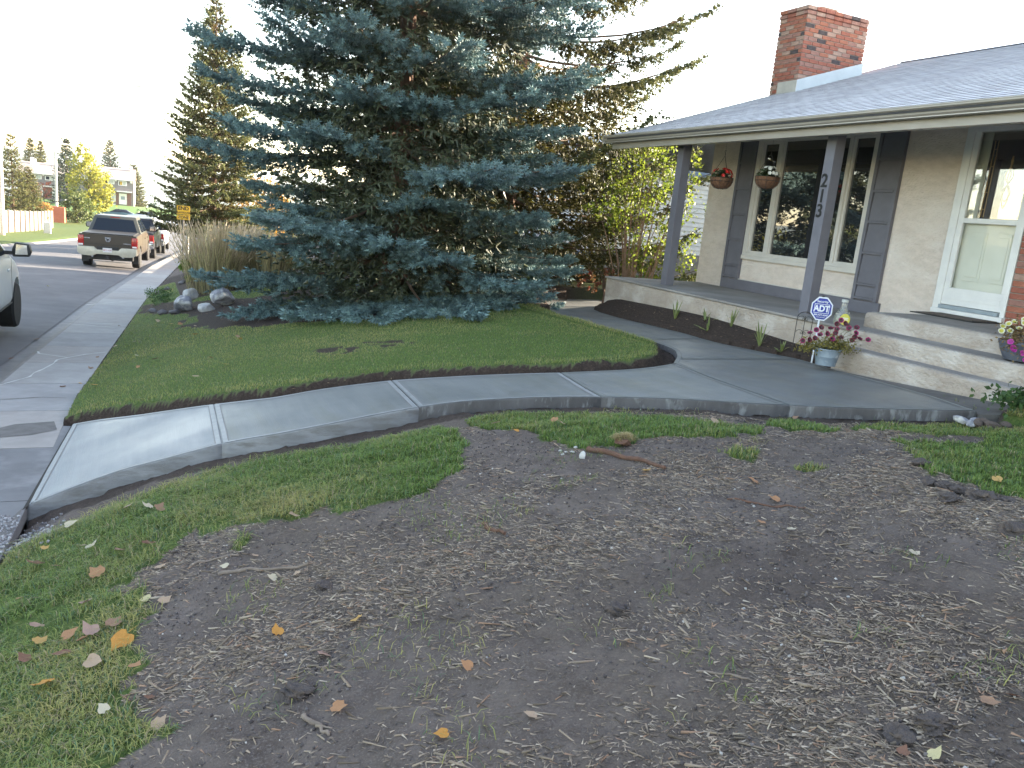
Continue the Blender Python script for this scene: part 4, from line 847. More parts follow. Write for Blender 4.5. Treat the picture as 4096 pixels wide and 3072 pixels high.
# boulevard spruces down the street
spruce((2.9, 47.0, ground_z(2.9, 47)), 12.9, 3.8, 23, M_green_n, 'yellow-green spruce by the sidewalk beside the street light', SH_LO, 34, 11, 1.7, .27, hmin=1.4, prof=lambda z: max(0, 1-z)**.8, droop=.28, curl=.4, tcol=[(1.05, 1.05, .9), (.9, .6, .35)], dead=.4, trunk_r=.2, gap=.1)
G2 = 'spruces around the far end of the street'
for (x, y, zb, H, R, sd_, m_, lb) in ((-12.3, 90, -5.2, 8.1, 1.8, 31, M_green_n, 'pale sunlit spruce behind the board fence at the left edge'),
        (-11.3, 92, -5.4, 5.3, 1.9, 32, M_green_n, 'short spruce right of the tall one behind the board fence'),
        (-21.0, 176, -6, 11.3, 2.6, 33, M_green_n, 'brown-green spruce rising behind the roof of the left townhouse'),
        (-19.6, 178, -6, 11.0, 2.0, 34, M_green_n, 'slimmer spruce touching the brown-green one behind the left townhouse'),
        (-12.9, 150, -6, 11.0, 2.9, 35, M_dark_n, 'dark spruce left of the bright yellow tree in front of the townhouses'),
        (-7.8, 175, -6, 12.6, 3.2, 36, M_dark_n, 'dark pointed spruce rising behind the right townhouse'),
        (-3.9, 182, -6, 8.3, 3.0, 37, M_green_n, 'low round-topped spruce behind the end of the right townhouse')):
    spruce((x, y, zb), H, R, sd_, m_, lb, SH_LO, 24, 9, .55 if y > 100 else 1.1, .5 if y > 100 else .26, G2, hmin=.4, prof=lambda z: max(0, 1-z)**.75, droop=.2, curl=.3, tcol=[(1.1, 1.05, .85) if m_ is M_green_n else (.9, .95, .9), (.8, .6, .4)], dead=.2, trunk_r=.14, gap=.05)
spruce((25.5, 34, -2), 7.6, 1.9, 41, M_dark_n, 'tip of a distant spruce showing over the porch roof', SH_LO, 22, 8, .4, .3, hmin=.5, trunk_r=.1, prof=lambda z: max(0, 1-z)**.8)

# broadleaf trees and shrubs
def leafy(name, base, blobs, n, size, m, label, seed, trunk=None, cat='tree', group=None, tcol=((.7, .7, .6), (1.2, 1.15, 1)), shell=.35, quad=True, up=0.0, partname='crown'):
    """blobs: (x,y,z,rx,ry,rz) ellipsoids relative to the base, filled with leaf-sized faces in clumps"""
    g = np.random.default_rng(seed); T = empty(name, base); tag(T, label, cat, group)
    if trunk: trunk(T)
    P = []; wgt = np.array([b[3]*b[4]*b[5] for b in blobs])**.67; wgt = wgt/wgt.sum()
    nc = max(8, n//28); k = g.choice(len(blobs), nc, p=wgt); B = np.array(blobs)[k]
    d = g.normal(size=(nc, 3)); d /= np.linalg.norm(d, axis=1)[:, None]; r = g.uniform(shell, 1, nc)**.5*g.uniform(.85, 1.12, nc)
    cl = B[:, :3]+d*r[:, None]*B[:, 3:]; cr = B[:, 3:].mean(1)*g.uniform(.12, .26, nc)
    pk = g.choice(nc, n); dd = g.normal(size=(n, 3)); P = cl[pk]+dd*cr[pk][:, None]*.55
    ct = g.uniform(0, 1, nc)[pk]*.7+.3*g.uniform(0, 1, n)
    tint = np.array(tcol[0])[None]*(1-ct)[:, None]+np.array(tcol[1])[None]*ct[:, None]
    tv = np.array([(-.5, 0, 0), (0, .32, .06), (.5, 0, 0), (0, -.32, .06)]); tf = np.array([(0, 1, 2), (0, 2, 3)])
    V, F, C = instance(tv, tf, P, rots(g.normal(size=(n, 3))+[0, 0, -.2], g.uniform(0, 6.28, n)), size*g.uniform(.7, 1.3, n), tint)
    o = npmesh(partname, V, F, m, T, C); o['kind'] = 'stuff'; return T
def trunk_fn(h, r, limbs, seed, m=None, spread=.5):
    def fn(T):
        g = random.Random(seed); mb = MB(); mb.tube([(0, 0, -.3), (g.uniform(-.05, .05), 0, h*.5), (0, g.uniform(-.1, .1), h)], [r, r*.8, r*.6], 8)
        for i in range(limbs):
            a = 6.28*i/limbs+g.uniform(-.4, .4); z0 = h*g.uniform(.55, 1); L = h*g.uniform(.5, .9)
            mb.tube([(0, 0, z0), (math.cos(a)*L*spread*.5, math.sin(a)*L*spread*.5, z0+L*.5), (math.cos(a)*L*spread, math.sin(a)*L*spread, z0+L)], [r*.5, r*.3, r*.1], 6)
        mb.build('trunk', m or M_twig, T, smooth=True)
    return fn
M_yel = mat('autumn_yellow_leaf', (.34, .33, .05), .6, (.26, .28, .05), 2, 3, attr=True, trans=.45)
M_wil = mat('willow_leaf', (.12, .15, .04), .6, (.09, .12, .03), 2, 3, attr=True, trans=.35)
M_shrub = mat('lit_shrub_leaf', (.17, .22, .035), .55, (.12, .165, .03), 5, 3, attr=True, trans=.55)
leafy('poplar_tree', (-8.6, 135, -6.2), [(-.6, 0, 4.8, 2.4, 2.2, 4.2), (-1.0, 0, 8.4, 1.2, 1.2, 2.2), (1.3, 0, 4.6, 2.0, 2, 2.8), (.8, 0, 2.0, 1.9, 1.9, 1.9)], 5200, .36, M_yel, 'bright yellow-green broadleaf tree in full sun before the townhouses', 51, trunk_fn(4, .2, 6, 1))
leafy('willow_bush', (-8.9, 115, -6.3), [(0, 0, 1.9, 1.7, 1.7, 2.2), (.9, 0, 1.3, 1.3, 1.3, 1.5)], 3200, .26, M_wil, 'dark olive bush at the foot of the bright yellow tree', 52, trunk_fn(1.2, .12, 7, 2), 'bush', tcol=((.5, .55, .5), (1, 1, .9)))
leafy('ornamental_bush', (-11.6, 108, -6), [(0, 0, 1.5, .8, .8, .8)], 900, .18, mat('amber_leaf', (.45, .26, .08), .6, attr=True, trans=.4), 'amber autumn shrub in front of the red shed', 53, trunk_fn(1, .07, 5, 3), 'bush')
leafy('rowan_tree', (-16.2, 150, -6), [(0, 0, 2.8, 1.6, 1.6, 1.6)], 700, .22, mat('russet_leaf', (.32, .10, .07), .6, attr=True, trans=.4), 'small red-leaved tree in front of the left townhouse', 54, trunk_fn(2, .1, 6, 4, spread=.8))
leafy('maple_tree', (6.2, 52, -3.6), [(0, 0, 2.4, 2.0, 2.0, 2.0)], 2600, .2, mat('orange_leaf', (.38, .20, .06), .6, (.30, .22, .05), 2, attr=True, trans=.4), 'orange autumn tree behind the street spruce', 55, trunk_fn(2.5, .14, 6, 5))
# distant treed slope beyond the roofs
leafy('tree_line', (-5, 330, -17), [(x, 30*math.sin(x), 3+1.5*math.sin(x*.7), 9, 9, 5) for x in range(-90, 160, 11)], 9000, 1.5, M_dark_n, 'band of distant trees in the valley beyond the roofs', 56, None, 'trees')
bpy.data.objects['tree_line']['kind'] = 'stuff'

# sunlit shrub at the porch corner, many bare stems
def shrub_stems(T):
    g = random.Random(3); mb = MB()
    for i in range(30):
        a = g.uniform(0, 6.28); r0 = g.uniform(.05, .45); r1 = r0+g.uniform(.3, .9); h = g.uniform(1.6, 3.3)
        x0, y0 = math.cos(a)*r0, math.sin(a)*r0*.7; x1, y1 = math.cos(a)*r1, math.sin(a)*r1*.8
        mb.tube([(x0, y0, -.1), (x0*.8+x1*.2+g.uniform(-.05, .05), y0*.8+y1*.2, h*.35), (x0*.4+x1*.6, y0*.4+y1*.6, h*.7), (x1, y1, h)], [.016, .013, .009, .004], 6)
    mb.build('stems', mat('shrub_stem', (.26, .17, .12), .8, (.16, .10, .075), 14), T, smooth=True)
gz = ground_z(8.0, 13.6)
leafy('shrub', (8.75, 13.8, gz), [(-.7, 0, 2.2, .6, .6, .7), (0, 0, 2.3, .9, .8, .9), (.8, .2, 2.1, .9, .8, 1.0), (1.1, .3, 1.1, .7, .6, .9), (.2, 0, 1.4, .8, .6, .7), (.3, 0, 3.0, 1.0, .7, .6)], 4400, .07, M_shrub, 'tall multi-stemmed shrub with bright yellow-green leaves behind the porch corner', 61, shrub_stems, 'shrub', tcol=((.4, .48, .4), (1.35, 1.25, 1)), shell=.1)
leafy('barberry', (7.35, 12.4, ground_z(7.35, 12.4)), [(0, 0, .3, .22, .22, .35), (-.25, .2, .35, .25, .2, .2)], 500, .05, mat('barberry_leaf', (.10, .08, .03), .6, (.16, .03, .02), 9, attr=True, trans=.3), 'small reddish shrub at the corner of the porch wall', 62, trunk_fn(.35, .03, 6, 6), 'shrub')
leafy('juniper', (6.6, 14.6, ground_z(6.6, 14.6)), [(0, 0, .35, .7, .5, .3), (-.7, .2, .25, .6, .5, .25)], 2500, .06, M_dark_n, 'low dark juniper beside the far end of the new walk', 63, None, 'shrub', tcol=((.8, .9, .6), (1.8, 1.9, 1.1)))
leafy('groundcover', (.1, 19.6, ground_z(.1, 19.6)), [(.1, 0, .03, .35, .5, .05), (0, 1.6, .03, .3, .9, .05)], 1100, .045, M_dark_n, 'green ground cover spilling from the bed to the sidewalk edge', 64, None, 'plant', tcol=((1, 1.2, .7), (1.9, 2.1, 1.1)))
leafy('hosta_clump', (1.2, 24.5, ground_z(1.2, 24.5)), [(0, 0, .3, .6, .6, .4)], 900, .14, mat('lime_leaf', (.14, .22, .04), .6, attr=True, trans=.3), 'lime green leafy clump behind the ornamental grass by the pole', 65, None, 'plant')

# ---------------------------------------------------------------- blades
def blades(name, X, Y, Z, h, w, m, tint, lean=.7, seed=0, seg=2, label=None, cat=None, parent=None, kind='stuff'):
    g = np.random.default_rng(seed); n = len(X); a = g.uniform(0, 6.283, n); d = np.stack([np.cos(a), np.sin(a), 0*a], -1); s = np.stack([-d[:, 1], d[:, 0], 0*a], -1)
    b = np.stack([X, Y, Z], -1); l = g.uniform(.15, 1, n)*lean
    if seg == 2:
        m1 = b+d*(h*l*.35)[:, None]+np.array([0, 0, 1])*(h*.6)[:, None]; t = b+d*(h*l)[:, None]+np.array([0, 0, 1])*(h*(1-.35*l))[:, None]
        V = np.stack([b-s*w[:, None]/2, b+s*w[:, None]/2, m1+s*w[:, None]*.42, m1-s*w[:, None]*.42, t], 1).reshape(-1, 3); k = 5
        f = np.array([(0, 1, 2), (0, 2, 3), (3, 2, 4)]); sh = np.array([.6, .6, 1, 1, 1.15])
    else:
        t = b+d*(h*l)[:, None]+np.array([0, 0, 1])*h[:, None]
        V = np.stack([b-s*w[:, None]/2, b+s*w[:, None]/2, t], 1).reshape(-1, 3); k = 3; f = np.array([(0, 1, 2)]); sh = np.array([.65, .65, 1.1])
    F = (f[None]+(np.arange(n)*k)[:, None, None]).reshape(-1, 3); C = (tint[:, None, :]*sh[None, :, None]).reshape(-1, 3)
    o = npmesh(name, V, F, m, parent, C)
    if kind: o['kind'] = kind
    if label: tag(o, label, cat)
    return o
M_blade = mat('grass_blade', (1, 1, 1), .55, (.9, .9, .9), 3, attr=True, trans=.25, spec=.3)
def grass_tint(X, Y, g, dry):
    n = len(X); p = fbm(X*1.1, Y*1.1, 3, 91)*2+fbm(X*5, Y*5, 2, 92)*.7; k = np.clip(dry+p*.9+g.normal(0, .22, n), 0, 1)[:, None]
    gr = np.array([.155, .235, .055])*g.uniform(.7, 1.35, n)[:, None]; bl = np.array([.12, .20, .10]); ye = np.array([.40, .37, .13]); st = np.array([.42, .35, .21])
    c = gr*(1-k)+ye*k; q = (g.random(n) < .06+.14*k[:, 0]); c[q] = st*g.uniform(.6, 1.1, q.sum())[:, None]; q = g.random(n) < .15; c[q] = bl*g.uniform(.8, 1.2, q.sum())[:, None]; return c
def scatter(n, x0, x1, y0, y1, g, mask): 
    X = g.uniform(x0, x1, n); Y = g.uniform(y0, y1, n); k = mask(X, Y); return X[k], Y[k]
g = np.random.default_rng(77)
# near lawn
X, Y = scatter(330000, -1.0, 1.9, 1.3, 6.3, g, lambda a, b: grassmask(a, b) & (a > x_e(b)+.03))
edge = dpoly(X, Y, PTS['gA'], True); keep = (g.random(len(X)) < np.clip(1.1-.11*Y, .3, 1)) & (g.random(len(X)) < np.clip(edge*3.2+.25, 0, 1)) & (g.random(len(X)) < np.clip(.75+fbm(X*3.5, Y*3.5, 3, 71)*2.2, .12, 1)); X, Y = X[keep], Y[keep]
dry = np.clip(.22+.55*np.clip((.9-X)/1.8, 0, 1)*np.clip(1.1-dpoly(X, Y, PTS['gA'], True)*1.3, .3, 1), 0, 1)
hh = g.uniform(.024, .066, len(X))*(1+fbm(X*4, Y*4, 2, 5)*1.2)
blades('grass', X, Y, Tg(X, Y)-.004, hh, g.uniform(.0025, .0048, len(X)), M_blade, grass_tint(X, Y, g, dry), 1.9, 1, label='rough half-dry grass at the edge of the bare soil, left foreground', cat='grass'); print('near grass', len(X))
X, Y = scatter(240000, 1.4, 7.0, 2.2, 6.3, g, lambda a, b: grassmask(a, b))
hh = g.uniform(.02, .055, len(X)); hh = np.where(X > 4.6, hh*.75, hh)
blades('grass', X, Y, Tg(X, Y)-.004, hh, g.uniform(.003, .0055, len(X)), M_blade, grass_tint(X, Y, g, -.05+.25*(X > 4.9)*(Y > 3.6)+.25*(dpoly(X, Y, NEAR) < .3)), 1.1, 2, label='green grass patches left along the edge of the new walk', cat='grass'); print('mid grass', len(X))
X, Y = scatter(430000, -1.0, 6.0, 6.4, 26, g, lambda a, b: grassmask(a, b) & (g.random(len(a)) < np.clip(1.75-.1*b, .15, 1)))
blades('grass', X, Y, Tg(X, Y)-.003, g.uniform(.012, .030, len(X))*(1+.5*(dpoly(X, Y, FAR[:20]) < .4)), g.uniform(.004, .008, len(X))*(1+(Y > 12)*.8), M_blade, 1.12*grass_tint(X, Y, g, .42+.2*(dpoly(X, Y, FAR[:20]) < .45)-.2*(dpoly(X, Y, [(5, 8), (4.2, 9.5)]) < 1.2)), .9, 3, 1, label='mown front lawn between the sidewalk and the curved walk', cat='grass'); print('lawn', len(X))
# scattered single blades and tufts on the soil
X, Y = scatter(26000, -.9, 6.5, 1.2, 5.8, g, lambda a, b: (~grassmask(a, b)) & (a > x_e(b)) & (fbm(a*2.2, b*2.2, 3, 15) > .16))
X = X[:5200]; Y = Y[:5200]
blades('grass', X, Y, Tg(X, Y)-.003, g.uniform(.015, .06, len(X)), g.uniform(.002, .004, len(X)), M_blade, grass_tint(X, Y, g, .45), 1.8, 4, label='stray blades of grass lying over the bare soil', cat='grass')
# ornamental grass
def clump(name, base, n, h, r, label, seed, tint, seedheads=True):
    g = np.random.default_rng(seed); T = empty(name, base); tag(T, label, 'grass'); a = g.uniform(0, 6.28, n); rr = r*g.uniform(0, 1, n)**.5
    X = np.cos(a)*rr*.7; Y = np.sin(a)*rr*.6; dx = np.cos(a)*rr*.45+g.normal(0, .12, n); dy = np.sin(a)*rr*.45+g.normal(0, .12, n); H = h*g.uniform(.6, 1.1, n); w = .006
    V = []; F = []; C = []
    for i in range(n):
        k = len(V); s = np.array([-math.sin(a[i]), math.cos(a[i]), 0])*w; b = np.array([X[i], Y[i], -.03]); m1 = b+[dx[i]*.4, dy[i]*.4, H[i]*.6]; t = b+[dx[i], dy[i], H[i]]
        V += [b-s, b+s, m1+s, m1-s, t]; F += [(k, k+1, k+2), (k, k+2, k+3), (k+3, k+2, k+4)]; c = np.array(tint[0])*(1-g.random())+np.array(tint[1])*g.random(); C += [c*.6, c*.6, c, c, c*1.2]
        if seedheads and g.random() < .5:
            for q in range(5):
                k = len(V); p = m1*(1-q/5)+t*q/5+g.normal(0, .008, 3); dd = (t-m1)*.22; ss = np.array([-math.sin(a[i]+1), math.cos(a[i]+1), 0])*.013
                V += [p-ss, p+ss, p+dd]; F.append((k, k+1, k+2)); C += [np.array(tint[2])]*3
    npmesh('blades', V, F, M_blade, T, np.array(C)); return T
OG = [(.52, .42, .25), (.36, .34, .17), (.58, .46, .33)]
for i, (x, y, h, lb) in enumerate(((1.25, 19.6, 1.7, 'tallest tan feather reed grass clump beside the sidewalk bed'), (1.95, 20.3, 1.5, 'tan feather reed grass clump in the middle of the bed'), (2.6, 20.0, 1.35, 'tan reed grass clump next to the blue spruce branches'), (1.8, 21.6, 1.6, 'reed grass clump behind the others in the bed'))):
    clump('reed_grass', (x, y, ground_z(x, y)), 620, h*.9, .85, lb, 70+i, OG)['group'] = 'reed grasses in the boulder bed'
# irises
M_iris = mat('iris_leaf', (.14, .20, .06), .5, (.22, .22, .09), 6, trans=.2)
def iris(x, y, n, h, label, seed, flop=.5):
    g = random.Random(seed); T = empty('iris_plant', (x, y, ground_z(x, y))); tag(T, label, 'plant', 'iris plants in the porch bed')
    for i in range(n):
        a = g.uniform(0, 6.28); L = h*g.uniform(.6, 1.1); f = g.uniform(.1, flop); w = .010
        pts = [(math.cos(a)*L*f*t, math.sin(a)*L*f*t, -.02+L*(t-(.5*f)*t*t)*(1 if f < .7 else .4)) for t in (0, .3, .6, .85, 1)]
        s = Vector((-math.sin(a), math.cos(a), 0))*w; V = []; F = []
        for j, (p, q) in enumerate(zip(pts, (1, 1.1, .95, .6, .05))): V += [Vector(p)-s*q, Vector(p)+Vector((0, 0, .004)), Vector(p)+s*q]
        for j in range(4): F += [(3*j, 3*j+1, 3*j+4, 3*j+3), (3*j+1, 3*j+2, 3*j+5, 3*j+4)]
        me = bpy.data.meshes.new('leaf'); me.from_pydata(V, [], F); link('leaf', me, M_iris, T)
for a in ((6.86, 9.48, 7, .34, 'upright iris fan nearest the porch corner', 1, .6), (6.95, 8.35, 8, .30, 'dark green iris clump against the middle of the porch wall', 2, .5), (6.72, 7.5, 9, .34, 'sparse tall iris leaves left of the iron trellis', 3, .5), (6.95, 8.9, 9, .26, 'flattened yellowing iris leaves in the middle of the bed', 4, 1.2), (6.78, 8.6, 9, .24, 'limp iris leaves beside the walk', 5, 1.3), (6.6, 9.6, 6, .30, 'single drooping iris fan near the bend of the walk', 6, 1.2), (6.75, 7.15, 14, .17, 'low green weedy clump left of the flower pot', 7, 1.1)): iris(*a)

# across the street, out to the left of the view (they show in the window and door glass)
G3 = 'trees across the street left of the view'
leafy('roadside_tree', (-17.5, 21, -2.9), [(0, 0, 4.2, 2.6, 2.6, 2.6), (1, .5, 6, 1.8, 1.8, 1.8)], 2600, .30, M_yel, 'yellowing tree across the street mirrored in the big window', 91, trunk_fn(3.5, .2, 6, 11), group=G3)
leafy('roadside_tree', (-19.5, 12, -2.6), [(0, 0, 4.0, 3, 3, 3)], 2600, .32, M_wil, 'olive tree across the street mirrored in the front door', 92, trunk_fn(3.2, .2, 6, 12), group=G3)
leafy('roadside_tree', (-15.8, 30, -3.3), [(0, 0, 3.4, 2.2, 2.2, 2.4)], 2200, .28, M_wil, 'rounded tree across the street beyond the yellowing one', 93, trunk_fn(3, .16, 6, 13), group=G3)
leafy('roadside_tree', (-17.5, 40.5, -3.6), [(0, 0, 2.2, 1.6, 1.6, 1.9)], 1800, .26, M_yel, 'small yellow tree across the street low in the window reflection', 94, trunk_fn(1.6, .12, 6, 14), group=G3)
spruce((-21, 5, -2.4), 12, 3.0, 95, M_dark_n, 'dark spruce across the street opposite the steps', SH_LO, 24, 9, .7, .35, G3, hmin=.5, trunk_r=.15)

for (x, y, h_, sd_, lb) in ((23.5, 16.2, 2.9, 96, 'unseen tree added behind the house for shade, nearer its corner'), (24.5, 20.0, 3.0, 97, 'unseen tree added behind the house for shade, next to the neighbour')):  # unseen trees added to keep the low sun off the lower spruces
    leafy('added_shade_tree', (x, y, -1.3), [(0, 0, h_, 2.1, 2.0, 2.4), (.5, .5, h_-1.2, 1.8, 1.8, 1.6)], 2600, .34, M_wil, lb, sd_, trunk_fn(2.2, .2, 6, sd_), group='unseen trees added for shade')

# ================================================================ STREET: vehicles, houses, fence, poles
M_tyre = mat('tyre_rubber', (.018, .018, .019), .85, (.012, .012, .013), 20, bump=.3)
M_rim = mat('alloy', (.5, .5, .52), .3, metal=.8)
M_blk = mat('black_plastic', (.02, .02, .022), .55)
M_chrome = mat('chrome', (.75, .75, .77), .12, metal=1)
M_carglass = glass_mat('car_glass', (.012, .018, .03), .03, 1.42, .45)
M_red = mat('tail_red', (.42, .015, .012), .25, (.32, .01, .01), coat=.6)
def car_paint(n, c, r=.38): return mat('paint_'+n, c, r, tuple(v*.93 for v in c), 2, 3, coat=.25, spec=.4)
def wheel(T, x, y, r=.39, wd=.27, side=1):
    w_ = MB().lathe([(r*.62, -wd/2), (r*.93, -wd/2), (r, -wd/2+.04), (r, wd/2-.04), (r*.93, wd/2), (r*.62, wd/2)], (x, y, r), 28, 'x').build('wheel', M_tyre, T, smooth=True)
    o = side*wd/2; rim = MB().lathe([(r*.62, o*.98), (r*.60, o*.8), (r*.56, o*.55), (.07, o*.6), (.065, o*.9), (.03, o*.95)], (x, y, r), 24, 'x').build('rim', M_rim, w_, smooth=True)
    sp = MB()
    for k in range(5):
        a = k*1.2566; ca, sa = math.cos(a), math.sin(a); q = [(ca*.07-sa*.035, sa*.07+ca*.035), (ca*r*.6-sa*.05, sa*r*.6+ca*.05), (ca*r*.6+sa*.05, sa*r*.6-ca*.05), (ca*.07+sa*.035, sa*.07-ca*.035)]
        sp.prism([(y+p[0], r+p[1]) for p in q], 'x', x+o*.55, x+o*.92)
    sp.build('spokes', M_rim, w_)
def pickup(label, loc, heading, paint, bumper, cover=True, name='pickup_truck', group='pickup trucks on the street', lift=.0, L=5.9, extras='ram', wr=.40, second=None, tail=M_red):
    """x right, y forward, origin on the road under the rear axle"""
    T = empty(name, loc, -heading); tag(T, label, 'pickup truck', group)
    W = 1.0; yt = -1.28; yf = yt+L; z0 = .62; bed = .62
    def sec(y, w, zb, zt, rr=.10): return [(-w+.04, y, zb), (-w, y, zb+.12), (-w-.0, y, zt-rr-.15), (-w+.03, y, zt-rr), (-w+rr, y, zt), (w-rr, y, zt), (w-.03, y, zt-rr), (w, y, zt-rr-.15), (w, y, zb+.12), (w-.04, y, zb)]
    zt = 1.30
    body = MB().loft([sec(yt+.02, W-.01, .56, zt, .03), sec(yt+.25, W, .55, zt, .03), sec(.9, W, .48, zt, .03), sec(3.0, W, .48, zt-.02, .06), sec(3.6, W, .48, zt-.04, .12), sec(yf-.45, W-.03, .48, zt-.10, .16), sec(yf-.1, W-.12, .50, zt-.22, .18), sec(yf, W-.22, .52, .95, .16)])
    cut = MB()
    for yy in (0, 3.55):
        for s in (1, -1): cut.lathe([(wr+.10, s*.62), (wr+.10, s*1.2)], (0, yy, wr+.0), 24, 'x')
    cut.box(-.80, .80, yt+.10, .72, .80, 1.6)
    b_ = body.build('body', paint, T, smooth=True, cut=cut)
    MB().box(-.79, .79, yt+.1, .75, .79, .795).build('bed_floor', M_blk, T)
    if cover: MB().box(-.86, .86, yt+.03, .74, 1.302, 1.335).build('bed_cover', M_blk, T, bevel=.01)
    MB().box(-.80, .80, yt-.005, yt+.045, .66, zt-.005).build('tailgate', paint, T, bevel=.012)
    tg = MB().box(-.78, .78, yt-.012, yt-.004, .93, .945).build('tailgate_crease', M_blk, T)
    # cab
    def cs_(z, w, ya, yb): return [(-w, ya, z), (w, ya, z), (w, yb, z), (-w, yb, z)]
    zr = 1.93+lift
    cab = MB().loft([cs_(1.24, .955, .74, 3.30), cs_(1.30, .95, .76, 3.22), cs_(zr-.09, .76, .98, 2.42), cs_(zr-.02, .72, 1.06, 2.30), cs_(zr, .62, 1.2, 2.15)])
    cabo = cab.build('cab', second or paint, T, bevel=.02, smooth=True)
    k = (zr-.09-1.30)
    def lerp(a, b, t): return a+(b-a)*t
    def on_back(x, t): return (x*lerp(.95, .76, t), lerp(.76, .98, t)-.012, lerp(1.30, zr-.09, t))
    MB().add([on_back(-.86, .06), on_back(.86, .06), on_back(.84, .93), on_back(-.84, .93)], [(0, 1, 2, 3)]).build('rear_window', M_carglass, cabo)
    for s in (1, -1):
        def on_side(y0, y1, t, e=.008): return (s*(lerp(.95, .76, t)+e), lerp(y0, y1, t), lerp(1.30, zr-.09, t))
        for (a0, a1, b0, b1) in ((.92, 1.14, 1.80, 1.78), (1.90, 1.86, 3.02, 2.34)):
            MB().add([on_side(a0, a1, .06), on_side(b0, b1, .06), on_side(b0, b1, .92), on_side(a0, a1, .92)], [(0, 1, 2, 3)]).build('side_window', M_carglass, cabo)
        MB().box(s*.985, s*1.006, .95, 3.02, .50, .52).build('sill_trim', M_blk, T)
        for yy in (.86, 1.86, 3.05): MB().box(s*1.001, s*1.004, yy, yy+.012, .56, 1.26).build('door_gap', M_blk, T)
        for yy in (1.70, 2.0+.68): MB().box(s*1.0, s*1.03, yy-.02, yy+.10, 1.06, 1.10).build('door_handle', paint if extras != 'chrome' else M_chrome, T, bevel=.008)
        # mirror
        mm = MB().box(s*.93, s*1.10, 2.86, 2.92, 1.33, 1.39).build('mirror', M_blk, T)
        MB().loft([[(s*1.06, y_, 1.30), (s*1.30, y_, 1.31), (s*1.33, y_, 1.40), (s*1.30, y_, 1.52), (s*1.10, y_, 1.54), (s*1.05, y_, 1.42)] for y_ in (2.82, 2.97)]).build('mirror_shell', M_blk, mm, bevel=.02, smooth=True)
        MB().prism([(s*1.10, 1.34), (s*1.28, 1.345), (s*1.27, 1.50), (s*1.12, 1.51)], 'y', 2.810, 2.817).build('mirror_glass', M_chrome, mm)
        tl = MB().box(s*.80, s*1.004, yt-.012, yt+.09, .86, 1.24).build('taillight', tail, T, bevel=.02, smooth=True)
        MB().box(s*.83, s*.985, yt-.018, yt-.0125, .87, .93).build('reverse_lamp', M_white, tl)
        wheel(T, s*.86, 0, wr, .28, s); wheel(T, s*.86, 3.55, wr, .28, s)
        MB().lathe([(wr+.115, s*.99), (wr+.115, s*1.015), (wr+.08, s*1.015), (wr+.08, s*.99)], (0, 0, wr), 30, 'x').build('arch_trim', paint, T) if 0 else None
        MB().box(s*.74, s*.98, -.62, -.58, .22, .56).build('mud_flap', M_blk, T)
        MB().tube([(s*.52, yt+.3, .50), (s*.52, yt-.06, .50)], .045, 12).build('exhaust_tip', M_chrome if extras == 'ram' else M_blk, T)
    # bumper with stepped centre
    bp = [(-1.0, .62), (-1.0, .84), (-.46, .84), (-.36, .74), (.36, .74), (.46, .84), (1.0, .84), (1.0, .62), (.86, .52), (.5, .50), (.36, .58), (-.36, .58), (-.5, .50), (-.86, .52)]
    MB().prism([(x, z) for x, z in bp], 'y', yt-.16, yt-.01).build('rear_bumper', bumper, T, bevel=.015, smooth=True)
    MB().box(-.36, .36, yt-.10, yt-.005, .745, .86).build('bumper_step', M_blk, T)
    pl = MB().box(-.155, .155, yt-.175, yt-.165, .66, .82).build('licence_plate', mat('plate_white', (.70, .70, .72), .4), T)
    textmesh('BRT-1638' if extras == 'ram' else 'CFK 402', .068, mat('plate_red', (.45, .04, .06), .5), 'plate_lettering', pl, Matrix.Translation((0, yt-.177, .74)) @ Matrix.Rotation(R_(90), 4, 'X'), .001)
    MB().box(-.18, .18, .985, 1.0, zr-.085, zr-.055).build('brake_light', M_red, cabo)
    MB().box(-.82, .82, yt+.2, yf-.6, .34, .56).build('chassis', M_blk, T)
    MB().tube([(-.8, 0, wr), (-.2, 0, wr-.05), (0, 0, wr-.04), (.2, 0, wr-.05), (.8, 0, wr)], [.05, .06, .15, .06, .05], 10).build('rear_axle', M_blk, T, smooth=True)
    MB().box(-.06, .06, yt-.2, yt, .42, .52).build('tow_hitch', M_blk, T)
    for s in (1, -1): MB().box(s*.55, s*.86, yf-.10, yf+.0, .74, .92).build('headlight', M_white, T, bevel=.02)
    MB().box(-.5, .5, yf-.05, yf+.02, .60, .92).build('grille', M_blk, T, bevel=.02)
    if extras == 'ram':
        em = MB().prism([(-.10, 1.20), (.10, 1.20), (.10, 1.10), (.05, 1.03), (-.05, 1.03), (-.10, 1.10)], 'y', yt-.022, yt-.006).build('tailgate_emblem', M_chrome, T, bevel=.004)
        MB().prism([(-.07, 1.185), (-.02, 1.15), (.02, 1.15), (.07, 1.185), (.03, 1.12), (0, 1.05), (-.03, 1.12)], 'y', yt-.026, yt-.0225).build('badge_relief', M_blk, em)
        MB().box(-.78, -.60, yt-.014, yt-.006, 1.12, 1.165).build('nameplate', M_chrome, T)
        MB().box(.52, .78, yt-.014, yt-.006, .985, 1.02).build('nameplate', M_chrome, T)
    return T
hd = math.atan2(float(x_e(45)-x_e(30)), 15)
rz = lambda x, y: float(road_z(np.array([x]), np.array([y]))[0])
pickup('bronze and grey pickup with cream bumper, nearest of the row at the curb', (-1.50, 34.9, rz(-1.5, 34.9)), hd, car_paint('bronze', (.060, .046, .034)), mat('cream_bumper', (.52, .49, .40), .4, coat=.4), second=car_paint('grey_bronze', (.065, .066, .058)))
